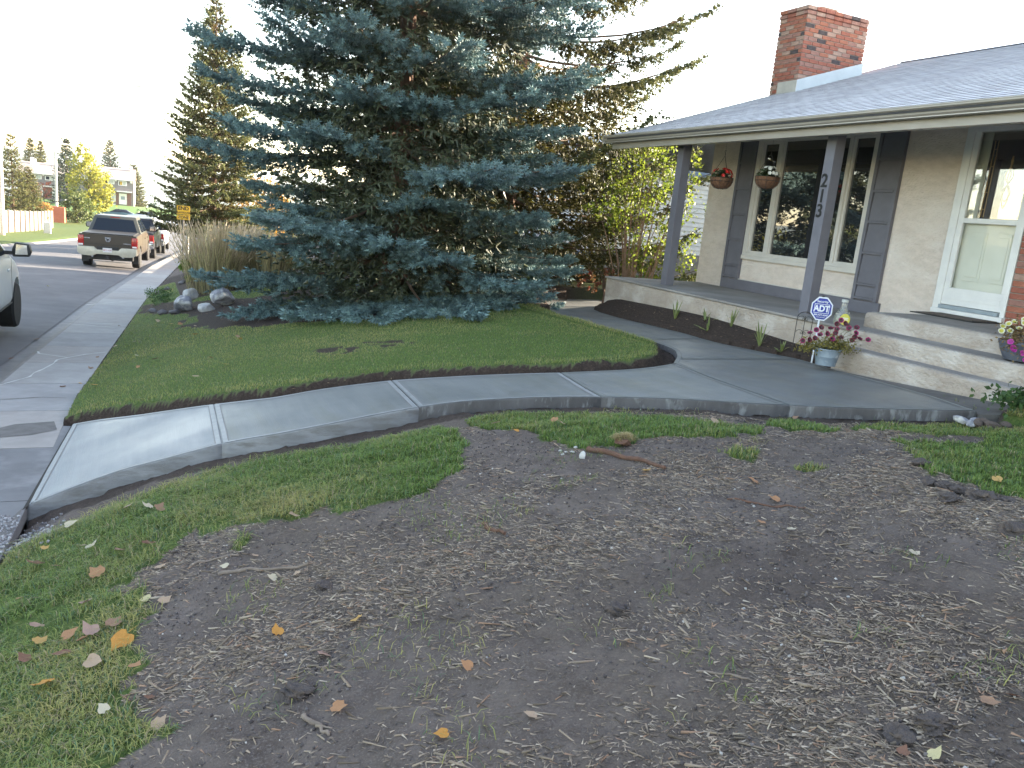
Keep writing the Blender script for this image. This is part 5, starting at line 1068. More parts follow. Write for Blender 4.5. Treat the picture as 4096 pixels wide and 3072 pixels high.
pickup('black pickup parked directly in front of the bronze one', (-.95, 44.9, rz(-.95, 44.9)), hd, car_paint('black', (.022, .022, .030)), M_chrome, True, extras='chrome')
pickup('white pickup with red tail lamps, third along the curb', (-.42, 53.2, rz(-.42, 53.2)), hd, car_paint('white', (.68, .68, .70)), M_chrome, False, extras='chrome')
pickup('white pickup seen from behind at the bottom of the street', (1.75, 111.5, float(z_r(111.5))-.1), R_(-4), car_paint('white', (.68, .68, .70)), mat('grey_bumper', (.16, .16, .17), .5), False, extras='chrome')
wt = pickup('silvery white pickup with black mirror cut off by the left edge', (-3.26, 12.70, rz(-3.26, 12.7)), R_(1.0), car_paint('pale_silver', (.64, .67, .69)), M_chrome, False, wr=.395, extras='f', L=5.7)
wt.location.z -= .03
# far parked cars
def car(label, loc, rzv, paint):
    T = empty('parked_car', loc, rzv); tag(T, label, 'car', 'cars parked across the bottom street')
    def sec(y, w, zb, zt): return [(-w, y, zb), (-w, y, zt-.2), (-w+.1, y, zt), (w-.1, y, zt), (w, y, zt-.2), (w, y, zb)]
    MB().loft([sec(-2.2, .75, .35, .85), sec(-2.0, .86, .28, .98), (sec(-.8, .88, .25, 1.0)), sec(1.0, .88, .25, .96), sec(2.0, .84, .28, .78), sec(2.25, .7, .35, .62)]).build('body', paint, T, smooth=True)
    MB().loft([[(-w, a, z), (w, a, z), (w, b, z), (-w, b, z)] for z, w, a, b in ((.95, .80, -1.9, 1.1), (1.36, .62, -1.2, .35), (1.42, .55, -1.0, .2))]).build('cabin', M_carglass, T, bevel=.03, smooth=True)
    for s in (1, -1):
        wheel(T, s*.78, -1.35, .33, .2, s); wheel(T, s*.78, 1.4, .33, .2, s)
        MB().box(s*.5, s*.8, 2.17, 2.28, .55, .68).build('headlight', M_white, T)
car('silver car parked across the far street under the spruce branches', (-1.6, 133, float(z_r(133))-.08), R_(92), car_paint('silver', (.45, .5, .55)))
car('dark car parked across the far street left of the silver one', (-5.0, 134.5, float(z_r(134))-.08), R_(88), car_paint('teal', (.05, .10, .12)))

# townhouses
M_thw = mat('taupe_siding', (.19, .178, .18), .85, (.165, .155, .157), 1, 3, stretch=(.3, .3, 14))
M_thr = mat('tan_shingles', (.34, .29, .27), .9, (.29, .25, .23), 1.5, 5)
def townhouse(x0, x1, yf, zg, ze, zr, label, units, gable_right=True):
    T = empty('townhouse', ((x0+x1)/2, yf, zg)); tag(T, label, 'townhouse', 'townhouses across the bottom street')
    def p(mb, n, m, par=None, **k): o = mb.build(n, m, par or T, **k); o.location = (-(x0+x1)/2, -yf, -zg) if par is None else (0, 0, 0); return o
    p(MB().prism([(yf, zg-.5), (yf+9, zg-.5), (yf+9, ze), (yf, ze)], 'x', x0, x1), 'wall', M_thw)
    p(MB().prism([(yf+.05, ze+.001), (yf+8.95, ze+.001), (yf+4.5, zr-.12)], 'x', x0+.05, x1-.05), 'gable_wall', mat('white_gable', (.66, .65, .62), .7))
    p(MB().box(x1+.001, x1+.05, yf+.05, yf+8.95, zg+.2, ze), 'end_wall', mat('white_gable', (.66, .65, .62), .7))
    p(MB().prism([(yf-.45, ze-.06), (yf+4.5, zr-.04), (yf+4.5, zr+.06), (yf-.45, ze+.08)], 'x', x0-.2, x1+.25), 'roof', M_thr)
    p(MB().prism([(yf+9.4, ze-.06), (yf+9.4, ze+.08), (yf+4.502, zr+.06), (yf+4.502, zr-.04)], 'x', x0-.2, x1+.25), 'roof', M_thr)
    p(MB().box(x0-.2, x1+.25, yf-.52, yf-.455, ze-.10, ze+.06), 'eaves_gutter', M_white)
    for (a, b, c, d) in units['win']:
        w_ = p(MB().box(a, b, yf-.09, yf-.002, c, d), 'window', M_white)
        MB().box(a+.12, (a+b)/2-.04, yf-.10, yf-.091, c+.1, d-.08).build('pane', M_carglass, w_); MB().box((a+b)/2+.04, b-.12, yf-.10, yf-.091, c+.1, d-.08).build('pane', mat('curtain', (.42, .45, .42), .8), w_)
    for (a, b, c, d) in units['door']:
        w_ = p(MB().box(a, b, yf-.09, yf-.002, c, d), 'door', M_white); MB().box(a+.28, b-.28, yf-.105, yf-.091, (c+d)/2-.1, d-.45).build('door_pane', mat('door_pane_grey', (.25, .30, .33), .3), w_)
    for (a, b, c, d) in units['brick']: p(MB().box(a, b, yf-.06, yf-.001, c, d), 'brick_panel', mat('brown_brick', (.20, .11, .09), .9, (.15, .08, .07), 6))
    for (a, b, z) in units['can']: p(MB().box(a, b, yf-1.0, yf-.001, z-.09, z+.09), 'canopy', M_white)
    for (a, z) in units['chim']: p(MB().box(a, a+.42, yf+3.4, yf+3.9, z-1.3, z), 'chimney_vent', M_white)
    for (a, b, z) in units['lamp']: p(MB().box(a, b, yf-.35, yf-.001, z-.16, z+.16), 'wall_lamp', M_white)
    return T
townhouse(-9.6, -3.35, 157, -4.95, -.58, 1.35, 'right townhouse with tan roof, white door and yellow curtain', dict(win=[(-8.3, -6.35, -1.45, -.75), (-5.75, -4.45, -1.55, -.78), (-7.4, -6.2, -4.4, -2.95), (-8.6, -6.2, -5.2, -4.75)], door=[(-5.65, -4.45, -4.72, -2.9)], brick=[(-6.1, -5.68, -4.9, -2.75), (-4.42, -3.75, -4.9, -2.75)], can=[(-6.2, -3.7, -2.55)], chim=[(-4.0, 1.9)], lamp=[(-6.3, -6.0, -.75), (-3.9, -3.6, -.85)]))
townhouse(-20.6, -9.9, 157.6, -4.75, -.85, .95, 'left townhouse with tan roof half hidden by trees', dict(win=[(-19.3, -17.3, -1.75, -1.05), (-16.8, -15.4, -1.8, -1.1), (-18.9, -17.2, -4.4, -2.9), (-13.6, -12.2, -1.75, -1.05)], door=[(-15.8, -14.9, -4.6, -2.9)], brick=[(-17.0, -15.9, -4.7, -2.95)], can=[(-17.0, -15.4, -2.8)], chim=[(-19.3, 1.75), (-18.9, 1.55), (-14.5, 1.5)], lamp=[(-17.15, -16.9, -.98)]))
yc = MB().box(-5.5, -5.15, 156.88, 156.895, -1.42, -.88).build('curtain_panel', mat('yellow_curtain', (.50, .34, .06), .8), bpy.data.objects['townhouse']); yc.location = (6.475, -157, 4.95)
lw = sheet('lawn', [(-9, 137.5), (6, 137.5), (6, 156.9), (-22, 156.9), (-22, 137.5)], lambda x, y: np.interp(y, [137, 142, 150, 157], [-6.05, -5.95, -5.2, -4.9])+0*x, mat('far_lawn', (.10, .19, .04), .9, (.08, .15, .035), .8, 5), (4, 2), .3); tag(lw, 'sloping green lawn in front of the townhouses', kind='structure')

# fence along the far side of the street
M_board = mat('weathered_boards', (.30, .255, .205), .9, (.21, .18, .15), 3, 6, stretch=(2, 2, .5))
FT = [(-11.9, 50), (-11.2, 60), (-10.9, 70), (-10.4, 80), (-9.9, 88), (-9.6, 96)]
fz = empty('board_fence', (-10.9, 70, -4.7), label='long weathered grey board fence on the far side of the street', cat='fence')
def fxy(t):
    i = min(int(t), len(FT)-2); f = t-i; return FT[i][0]*(1-f)+FT[i+1][0]*f, FT[i][1]*(1-f)+FT[i+1][1]*f
for i in range(22):
    t0 = i*5/22; t1 = (i+1)*5/22; a = fxy(t0); b = fxy(min(t1, 4.999)); za = float(z_r(a[1]))-.05; zb = float(z_r(b[1]))-.05; h = 1.76
    n = 12; mb = MB()
    for k in range(n):
        u0, u1 = k/n, (k+.93)/n; xa, ya = a[0]+(b[0]-a[0])*u0, a[1]+(b[1]-a[1])*u0; xb, yb = a[0]+(b[0]-a[0])*u1, a[1]+(b[1]-a[1])*u1; z = za+(zb-za)*u0; hh = h+random.uniform(-.02, .02)
        mb.add([(xa, ya, z), (xb, yb, z), (xb, yb, z+hh), (xa, ya, z+hh), (xa-.03, ya, z), (xb-.03, yb, z), (xb-.03, yb, z+hh), (xa-.03, ya, z+hh)], [(0, 1, 2, 3), (7, 6, 5, 4), (3, 2, 6, 7), (0, 3, 7, 4), (1, 5, 6, 2)])
    o = mb.build('fence_panel', M_board, fz); o.location = (10.9, -70, 4.7)
    o = MB().box(a[0]+.0, a[0]+.12, a[1]-.06, a[1]+.06, za-.3, za+h+.08).build('post', mat('grey_post', (.30, .27, .25), .9), fz); o.location = (10.9, -70, 4.7)
# shed behind the fence
shd = empty('garden_shed', (-11.5, 112, -6.1)); tag(shd, 'small red-orange shed with dark roof behind the fence', 'shed')
MB().box(-1.5, 1.5, 0, 2.4, -.2, 1.75).build('wall', mat('red_stain', (.42, .13, .07), .8, (.36, .11, .06), 3), shd)
MB().prism([(-1.7, 1.7), (1.6, 2.75), (1.6, 2.6), (-1.7, 1.6)], 'y', -.2, 2.6).build('roof', mat('dark_roof', (.07, .08, .085), .9), shd)
# utility box
ub = empty('utility_box', (-8.45, 80, float(z_r(80)))); tag(ub, 'grey-white utility cabinet on the far verge by the fence', 'utility box')
MB().box(-.27, .27, -.25, .25, -.1, .95).build('cabinet', mat('cabinet_grey', (.52, .53, .52), .6), ub, bevel=.03); MB().box(-.24, .24, -.262, -.252, .1, .85).build('cabinet_door', mat('cabinet_grey', (.52, .53, .52), .6), ub)
M_pole = mat('galvanised_pole', (.50, .50, .50), .5, (.42, .42, .42), 3)
def lamp_post(loc, h, label, arm=(-1.8, .3), grp='tall poles'):
    T = empty('street_lamp', loc); tag(T, label, 'street lamp', grp)
    MB().tube([(0, 0, -.2), (0, 0, h*.35), (0, 0, h*.78)], [.085, .075, .055], 10).build('pole', M_pole, T, smooth=True)
    MB().tube([(0, 0, h*.78), (arm[0]*.08, 0, h*.86), (arm[0]*.3, 0, h*.94), (arm[0]*.6, 0, h*.985), (arm[0], 0, h)], [.055, .05, .045, .04, .035], 8).build('arm', M_pole, T, smooth=True)
    MB().loft([[(arm[0]-w, y, h+z) for w, y, z in ((.0, -.07, -.03), (.0, .07, -.03), (.0, .05, .05), (.0, -.05, .05))], [(arm[0]-.5, -.09, h-.04), (arm[0]-.5, .09, h-.04), (arm[0]-.5, .06, h+.06), (arm[0]-.5, -.06, h+.06)]]).build('lamp_head', M_pole, T); return T
lamp_post((1.72, 50, float(z_r(50))), 8.95, 'grey curved-arm street lamp standing beside the sidewalk spruce', (-2.3, 0))
up_ = empty('utility_pole', (-9.98, 68, float(z_r(68)))); tag(up_, 'pale pole with a small sign at the left edge of the view', 'pole')
MB().tube([(0, 0, 0), (0, 0, 9)], [.16, .13], 10).build('shaft', mat('pale_pole', (.55, .52, .48), .8), up_, smooth=True)
MB().box(-.34, -.16, -.25, -.2, 3.2, 4.2).build('sign_plate', mat('sign_back', (.35, .30, .27), .7), up_)
fp = empty('flag_pole', (-13.5, 140, -6.1)); tag(fp, 'plain pale pole standing in front of the left townhouse', 'pole')
MB().tube([(0, 0, 0), (0, 0, 8.8)], [.2, .17], 10).build('shaft', mat('pale_pole', (.55, .52, .48), .8), fp, smooth=True)
# playground sign on its dark post
sg = empty('playground_sign', (1.25, 42.0, float(z_r(42.0)))); tag(sg, 'yellow END PLAYGROUND ZONE sign on a dark post', 'sign')
MB().tube([(0, .03, -.2), (0, .03, 2.4)], .04, 8).build('post', mat('dark_post', (.05, .045, .045), .7), sg)
M_sy = mat('sign_yellow', (.72, .42, .02), .45); M_sk = mat('sign_black', (.02, .02, .02), .5)
zp = 2.05
p1 = MB().box(-.29, .29, -.02, -.005, zp+.19, zp+.60).build('upper_plate', M_sy, sg, bevel=.01); p2 = MB().box(-.29, .29, -.02, -.005, zp-.06, zp+.17).build('lower_plate', M_sy, sg, bevel=.01)
TM = lambda x, z, s=1: Matrix.Translation((x, -.024, z)) @ Matrix.Rotation(R_(90), 4, 'X')
textmesh('END', .24, M_sk, 'lettering', p1, TM(0, zp+.475), .002, .006); textmesh('PLAYGROUND', .115, M_sk, 'lettering', p1, TM(0, zp+.28), .002, .002, .78)
textmesh('ZONE', .17, M_sk, 'lettering', p2, TM(0, zp+.055), .002, .004, 1.0)
for p_, a, b in ((p1, zp+.19, zp+.60), (p2, zp-.06, zp+.17)):
    e = MB()
    for (x0, x1, z0, z1) in ((-.275, .275, a+.012, a+.02), (-.275, .275, b-.02, b-.012), (-.275, -.267, a+.02, b-.02), (.267, .275, a+.02, b-.02)): e.box(x0, x1, -.0225, -.0205, z0, z1)
    e.build('border_line', M_sk, p_)

# ================================================================ SMALL THINGS NEAR THE HOUSE
def rock(name, loc, s, m, label, seed, cat='rock', grp=None, rough=.32, cuts=3, planes=9):
    bm = bmesh.new(); bmesh.ops.create_icosphere(bm, subdivisions=cuts, radius=1); g = random.Random(seed); pl = [(Vector((g.gauss(0, 1), g.gauss(0, 1), g.gauss(0, 1))).normalized(), g.uniform(.55, .9)) for _ in range(planes)]
    for v in bm.verts:
        p = v.co.copy()
        for n_, d in pl:
            q = p.dot(n_)
            if q > d: p -= n_*(q-d)*.85
        p *= 1+rough*(fbm(np.array([p.x*2+seed]), np.array([p.y*2+p.z*3]), 4, seed)[0]); v.co = Vector((p.x*s[0], p.y*s[1], p.z*s[2]))
    me = bpy.data.meshes.new(name); bm.to_mesh(me); bm.free(); o = link(name, me, m); o.location = loc; o.rotation_euler = (0, 0, g.uniform(0, 6)); tag(o, label, cat, grp); return o
M_rock = mat('grey_limestone', (.30, .30, .33), .9, (.17, .17, .20), 4, 7, bump=.8, bscale=14, dist=.03, c3=(.52, .51, .50), s3=6, m3=(.5, .62))
M_rockp = mat('pale_limestone', (.55, .54, .52), .9, (.32, .32, .34), 6, 7, bump=.8, bscale=20, dist=.02)
(b1, b2, b3) = PTS['boulders']
rock('boulder', (b1[0]-.12, b1[1], ground_z(*b1)+.10), (.28, .21, .18), M_rock, 'dark angular boulder in the bed with a white one on it', 2)
rock('boulder', (b1[0]-.02, b1[1]+.05, ground_z(*b1)+.29), (.16, .13, .13), M_rockp, 'white boulder sitting on the dark one in the mulch bed', 3)
rock('boulder', (b2[0], b2[1], ground_z(*b2)+.16), (.24, .20, .20), M_rock, 'purple-grey rounded boulder right of the white one', 4)
rock('boulder', (b3[0], b3[1], ground_z(*b3)+.05), (.19, .15, .12), M_rockp, 'small low pale boulder in front of the mulch bed', 5)
for i, (x, y) in enumerate(((.15, 17.2), (.35, 16.7), (-.02, 18.1), (.1, 22.6), (.3, 23.3), (.7, 24.2))): rock('border_rock', (x, y, ground_z(x, y)+.03), (.12, .10, .07), mat('dark_stone', (.16, .15, .16), .9, (.09, .085, .09), 5, bump=.5), 'small dark border stone '+('at the front corner of the boulder bed', 'just left of the stacked boulders', 'at the sidewalk side of the bed', 'behind the reed grass', 'beyond the reed grass clumps', 'farthest up the sidewalk bed')[i], 20+i, 'rock', 'border stones of the boulder bed')
rock('round_stone', (7.78, 11.1, -.80), (.075, .075, .075), mat('pinkish_stone', (.40, .30, .26), .8), 'small round pinkish stone on the porch beside the corner post', 8, rough=.05)
# ADT yard sign
M_adt = mat('sign_blue', (.012, .030, .30), .4); M_adw = mat('sign_white', (.70, .74, .82), .45)
ax, ay = 6.72, 6.62; ad = empty('security_sign', (ax, ay, ground_z(ax, ay))); tag(ad, 'small blue octagonal security yard sign on a white stake', 'sign')
zc = -.685-ad.location.z; ang = R_(42)
Ml = Matrix.Rotation(-ang, 4, 'Z')
def adp(mb, n, m, par, **k): o = mb.build(n, m, par, **k); o.data.transform(Ml); return o
octo = lambda r, kx=1.0: [(math.cos(R_(22.5+45*i))*r*kx, zc+math.sin(R_(22.5+45*i))*r) for i in range(8)]
rim = adp(MB().prism(octo(.140, .86), 'y', -.006, .004), 'sign_plate', M_adw, ad)
fc = adp(MB().prism(octo(.124, .86), 'y', -.009, -.0065), 'sign_face', M_adt, rim)
fr_ = MB()
for (x0, x1, z0, z1) in ((-.078, .078, .048, .053), (-.078, .078, -.050, -.045), (-.078, -.073, -.045, .048), (.073, .078, -.045, .048)): fr_.box(x0, x1, -.0115, -.0095, zc+z0, zc+z1)
adp(fr_, 'logo_frame', M_adw, rim)
ADM = lambda x, z: Ml @ Matrix.Translation((x, -.0115, zc+z)) @ Matrix.Rotation(R_(90), 4, 'X')
textmesh('ADT', .093, M_adw, 'lettering', rim, ADM(0, 0.0), .001, .0035, .86)
textmesh('Security', .036, M_adw, 'lettering', rim, ADM(0, .079), .001, .0006)
textmesh('800.ADT.ASAP', .024, M_adw, 'lettering', rim, ADM(0, -.069), .001, .0006, .95)
textmesh('www.adt.com', .016, M_adw, 'lettering', rim, ADM(0, -.092), .001, .0003)
MB().tube([(0, .008, -.1), (0, .008, zc-.02)], .010, 8).build('stake', M_adw, ad); MB().box(-.014, .014, -.005, .01, zc+.128, zc+.145).build('clip', M_blk, ad)
# iron trellis
tr = empty('iron_trellis', (6.86, 6.98, ground_z(6.86, 6.98))); tag(tr, 'small black wrought iron trellis behind the flower pot', 'trellis')
tb = MB(); zt_ = -.80-tr.location.z; aw = .085
arc = [(-aw, .0, 0), (-aw, .0, zt_-.04)]+[(-aw*math.cos(t), 0, zt_-.04+.07*math.sin(t)) for t in np.linspace(.2, 2.94, 9)]+[(aw, 0, zt_-.04), (aw, 0, 0)]
tb.tube(arc, .0045, 6); tb.tube([(0, 0, .0), (0, 0, zt_-.02)], .004, 6)
for zz in (zt_-.04, zt_-.20):
    for s in (1, -1): tb.tube([(s*(.005+.036*(1-t/9)+.036*math.cos(t)*(1-t/9)), 0, zz-.01+.036*math.sin(t)*(1-t/9)) for t in np.linspace(0, 7.5, 22)], .003, 5)
o = tb.build('scrollwork', M_wire, tr); o.rotation_euler = (0, 0, -ang)
# galvanised pot of petunias
px_, py_ = 6.50, 6.22; pz = -1.235
pot = empty('flower_pot', (px_, py_, pz)); tag(pot, 'galvanised bucket of dark magenta petunias at the foot of the steps', 'flower pot')
M_galv = mat('galvanised_bucket', (.26, .32, .38), .45, (.20, .25, .31), 9, 5, metal=.35, bump=.1, c3=(.42, .46, .50), s3=14, m3=(.58, .66))
MB().lathe([(.095, 0), (.102, .0), (.107, .04), (.118, .09), (.121, .095), (.120, .10), (.134, .165), (.142, .17), (.143, .178), (.134, .18), (.128, .165)], n=32).build('bucket', M_galv, pot, smooth=True)
MB().lathe([(.125, .15), (.02, .158)], n=20).build('potting_soil', mat('pot_soil', (.05, .035, .03), .95), pot)
def bloom_mesh(pts, size, nrm_up=.4):
    V = []; F = []; C = []
    for p in pts:
        c = Vector(p[:3]); nn = Vector((-.55+random.uniform(-.5, .5), -.65+random.uniform(-.5, .5), .3+random.uniform(-.2, .6))).normalized(); a = nn.orthogonal().normalized(); b_ = nn.cross(a); k0 = len(V); V.append(c-nn*size*.25); C.append(p[4])
        for j in range(15):
            t = j*2*math.pi/15; rr = size*(1+.03*math.cos(5*t)); V.append(c+(a*math.cos(t)+b_*math.sin(t))*rr*.45-nn*size*.05); C.append(p[4])
        for j in range(15):
            t = j*2*math.pi/15; rr = size*(1+.06*math.cos(5*t)); V.append(c+(a*math.cos(t)+b_*math.sin(t))*rr+nn*size*.18*(1+.3*math.cos(5*t))); C.append(p[3])
        F += [(k0, k0+1+j, k0+1+(j+1) % 15) for j in range(15)]
        for j in range(15): F += [(k0+1+j, k0+16+j, k0+16+(j+1) % 15), (k0+1+j, k0+16+(j+1) % 15, k0+1+(j+1) % 15)]
    return V, F, C
M_pet = mat('petal', (1, 1, 1), .55, (.92, .92, .92), 30, attr=True, trans=.15)
mag = [(.30, .008, .085), (.20, .004, .035), (.42, .015, .16), (.16, .004, .02)]; dk = (.03, .002, .015)
rightv = Vector((math.cos(YAW), -math.sin(YAW), 0)); fwdv = Vector((math.sin(YAW), math.cos(YAW), 0))
fl_ = [(-.22, .13), (-.19, .09), (-.16, .17), (-.11, .20), (-.05, .145), (-.01, .20), (0, .10), (.02, .165), (.06, .20), (.06, .25), (.07, .30), (.12, .27), (.16, .23), (.25, .24), (.25, .185), (.25, .14), (.24, .10), (.31, .125), (.40, .125), (.05, .06), (-.32, .05), (-.24, .065), (-.1, .12), (.1, .12)]
pts = []
for i, (u, v) in enumerate(fl_):
    d = random.uniform(-.10, .02); q = rightv*u*.95+fwdv*(d+.02)+Vector((0, 0, .19+v)); pts.append((q.x, q.y, q.z, mag[i % 4], dk))
V, F, C = bloom_mesh(pts, .028); npmesh('blossoms', V, F, M_pet, pot, np.array(C))
stm = MB()
for p in pts: stm.tube([(p[0]*.15, p[1]*.15, .16), (p[0]*.6, p[1]*.6, .16+(p[2]-.16)*.75), (p[0], p[1], p[2])], .0022, 4)
stm.build('stems', mat('petunia_stem', (.12, .13, .04), .7), pot)
M_pl = mat('petunia_leaf', (.17, .17, .045), .6, (.22, .19, .05), 20, attr=True, trans=.3)
def leaf_cloud(n, blobs, size, seed, T, m, tc0=(.6, .6, .6), tc1=(1.3, 1.2, 1), nm='foliage'):
    g = np.random.default_rng(seed); k = g.integers(0, len(blobs), n); B = np.array(blobs)[k]; P = B[:, :3]+g.normal(size=(n, 3))*.5*B[:, 3:]
    t = g.uniform(0, 1, n)[:, None]; tint = np.array(tc0)*(1-t)+np.array(tc1)*t
    tv = np.array([(-.5, 0, 0), (0, .3, .05), (.5, 0, 0), (0, -.3, .05)]); V, F, C = instance(tv, np.array([(0, 1, 2), (0, 2, 3)]), P, rots(g.normal(size=(n, 3)), g.uniform(0, 6.28, n)), size*g.uniform(.6, 1.3, n), tint)
    o = npmesh(nm, V, F, m, T, C); o['kind'] = 'stuff'; return o
rb = [tuple(rightv*a+fwdv*b)[:2]+(c,) for a, b, c in ((-.14, 0, .20), (0, -.03, .22), (.12, 0, .21), (.03, .02, .27), (-.22, 0, .17), (.2, 0, .20))]
leaf_cloud(1300, [(*b, .13, .10, .07) for b in rb], .028, 5, pot, M_pl)
# dark pot with white and pink petunias on the second step
p2x, p2y, p2z = 7.27, 4.68, -.862
pt2 = empty('flower_pot', (p2x, p2y, p2z)); tag(pt2, 'dark blue-grey bowl of white and pink petunias at the right edge of the steps', 'flower pot')
MB().lathe([(.13, 0), (.14, .005), (.18, .08), (.205, .15), (.21, .155), (.21, .175), (.20, .178), (.195, .16)], n=32).build('bowl', mat('slate_bowl', (.10, .115, .15), .5, (.08, .09, .12), 6), pt2, smooth=True)
MB().lathe([(.198, .15), (.02, .16)], n=20).build('potting_soil', mat('pot_soil', (.05, .035, .03), .95), pt2)
pts = []
for u, v in [(-.24, .30), (-.21, .33), (-.20, .27), (-.15, .35), (-.12, .30), (-.10, .355), (-.03, .36), (-.06, .38), (.03, .42), (.09, .42), (.05, .38), (.16, .38), (.2, .40), (-.26, .26), (.13, .30)]:
    q = rightv*u+fwdv*random.uniform(-.1, .0)+Vector((0, 0, v)); pts.append((q.x, q.y, q.z, (.72, .72, .62), (.45, .42, .05)))
for u, v in [(-.23, .13), (-.20, .08), (-.19, .06), (-.10, .04), (-.06, -.02), (.0, .06), (.02, .0), (.06, .01)]:
    q = rightv*u-fwdv*.17+Vector((0, 0, v+.05)); pts.append((q.x, q.y, q.z, (.55, .06, .36), (.3, .02, .2)))
V, F, C = bloom_mesh(pts, .027); npmesh('blossoms', V, F, M_pet, pt2, np.array(C))
rb = [tuple(rightv*a+fwdv*b)[:2]+(c,) for a, b, c in ((-.14, 0, .27), (0, 0, .31), (.12, 0, .30), (-.15, -.12, .17), (0, -.15, .14), (-.05, 0, .24), (.2, .05, .25))]
leaf_cloud(1500, [(*b, .14, .10, .10) for b in rb], .028, 6, pt2, mat('dry_petunia_leaf', (.17, .13, .05), .7, (.22, .14, .09), 14, attr=True, trans=.2))
# hose coil
hs = empty('garden_hose', (6.75, 3.72, -1.13)); tag(hs, 'green garden hose coiled in the grass at the right edge below the steps', 'hose')
hp = [((.30-.0006*i)*math.cos(i*.25)+random.uniform(-.005, .005), (.26)*math.sin(i*.25), .015+.006*(i//25)+random.uniform(0, .004)) for i in range(90)]
MB().tube(hp, .010, 6).build('coil', mat('hose_green', (.02, .12, .075), .4), hs, smooth=True); hs.location.z = ground_z(6.75, 3.72)+.01
leaf_cloud(900, [(-.3, .35, .05, .3, .2, .08), (.1, .3, .06, .3, .2, .08)], .05, 8, hs, mat('weed_leaf', (.05, .11, .03), .7, attr=True, trans=.2), nm='weeds')
rubble_x, rubble_y = 5.95, 4.0
for i in range(9): rock('rubble_chunk', (rubble_x+random.uniform(-.25, .2), rubble_y+random.uniform(-.1, .12), ground_z(rubble_x, rubble_y)+.03), (.05+.03*random.random(), .045, .035), [M_rock, mat('brown_clod', (.12, .09, .075), .95, bump=.8)][i % 4 > 0], ['pale', 'flat brown', 'small brown', 'leftmost brown', 'grey', 'round brown', 'rearmost brown', 'nearest brown', 'rightmost grey'][i]+' rubble chunk piled at the tip of the new walk', 40+i, 'rubble', 'rubble at the tip of the walk', cuts=2)

# ================================================================ THE BARE SOIL: chips, clods, sticks, leaves
g = np.random.default_rng(5)
M_chip = mat('wood_chip', (1, 1, 1), .85, (.8, .8, .8), 30, attr=True)
tv = np.array([(-.5, -.08, 0), (-.42, .1, .02), (-.5, .02, .10), (.5, -.04, .01), (.44, .09, 0), (.48, .03, .08)]); tf = np.array([(0, 1, 2), (3, 5, 4), (0, 3, 4), (0, 4, 1), (1, 4, 5), (1, 5, 2), (2, 5, 3), (2, 3, 0)])
n = 520000; X = g.uniform(-.9, 6.6, n); Y = 1.1+4.6*g.random(n)**1.35
k = (~grassmask(X, Y)) & (X > x_e(Y)+.02) & ~inpoly(X, Y, WALK) & (g.random(n) < np.clip(.42+fbm(X*1.3, Y*1.9, 4, 33)*3.4, .07, 1)) & (dpoly(X, Y, NEAR) > .12); X, Y = X[k][:98000], Y[k][:98000]; n = len(X)
L_ = .011+.040*g.random(n)**1.7+(np.arange(n) < 4200)*g.uniform(.015, .065, n)
fld = fbm(X*1.2, Y*1.2, 2, 12)*6; ang_ = -.45+fld*.45+g.normal(0, .75, n)
D = np.stack([np.cos(ang_), np.sin(ang_), g.normal(0, .12, n)], -1)
pal = np.array([(.30, .235, .175), (.20, .155, .115), (.37, .30, .23), (.12, .092, .07), (.32, .20, .13), (.43, .36, .28)]); ci = g.choice(6, n, p=[.3, .27, .14, .17, .07, .05]); tint = pal[ci]*g.uniform(.75, 1.2, n)[:, None]
sc3 = np.stack([L_, L_*g.uniform(.3, .7, n)+.009, L_*.35+.006], -1)
tw = np.array([(-.5, -.10, 0), (-.45, .12, .05), (.5, .03, .0), (.1, 0, .12)]); tg_ = np.array([(0, 1, 3), (1, 2, 3), (2, 0, 3)])
q = np.arange(n) >= 17000; V, F, C = instance(tw, tg_, np.stack([X, Y, Tg(X, Y)+.001], -1)[q], rots(D[q], g.uniform(-.5, .5, q.sum())), sc3[q], tint[q])
o = npmesh('wood_chips', V, F, M_chip, None, C); tag(o, 'fine grey-brown splinters strewn over the bare soil', 'wood chips', kind='stuff')
X, Y, D, sc3, tint = X[~q], Y[~q], D[~q], sc3[~q], tint[~q]; n = len(X)
V, F, C = instance(tv, tf, np.stack([X, Y, Tg(X, Y)+.001], -1), rots(D, g.uniform(-.5, .5, n)), sc3, tint)
o = npmesh('wood_chips', V, F, M_chip, None, C); tag(o, 'larger split wood chips strewn over the bare soil', 'wood chips', kind='stuff'); print('chips', n)
# crumbs of soil
n = 60000; X = g.uniform(-.9, 6.6, n); Y = 1.1+4.6*g.random(n)**1.3
k = (~grassmask(X, Y)) & (X > x_e(Y)) & (g.random(n) < np.clip(.45+fbm(X*2.3, Y*2.3, 3, 8)*3, .04, 1)) & ~inpoly(X, Y, WALK); X, Y = X[k], Y[k]; n = len(X)
tv2 = np.array([(1, 0, 0), (-.9, .1, 0), (0, 1, .1), (.1, -.9, 0), (0, .1, .8), (0, 0, -.7)]); tf2 = np.array([(0, 2, 4), (2, 1, 4), (1, 3, 4), (3, 0, 4), (2, 0, 5), (1, 2, 5), (3, 1, 5), (0, 3, 5)])
S = .002+.009*g.random(n)**3; pal = np.array([(.075, .062, .062), (.115, .10, .098), (.42, .40, .38)]); tint = pal[g.choice(3, n, p=[.5, .47, .03])]*g.uniform(.7, 1.3, n)[:, None]
V, F, C = instance(tv2, tf2, np.stack([X, Y, Tg(X, Y)+S*.3], -1), rots(g.normal(size=(n, 3)), g.uniform(0, 6, n)), S, tint)
o = npmesh('soil_crumbs', V, F, M_chip, None, C); tag(o, 'dark crumbs of earth and specks of grit on the bare soil', 'soil', kind='stuff')
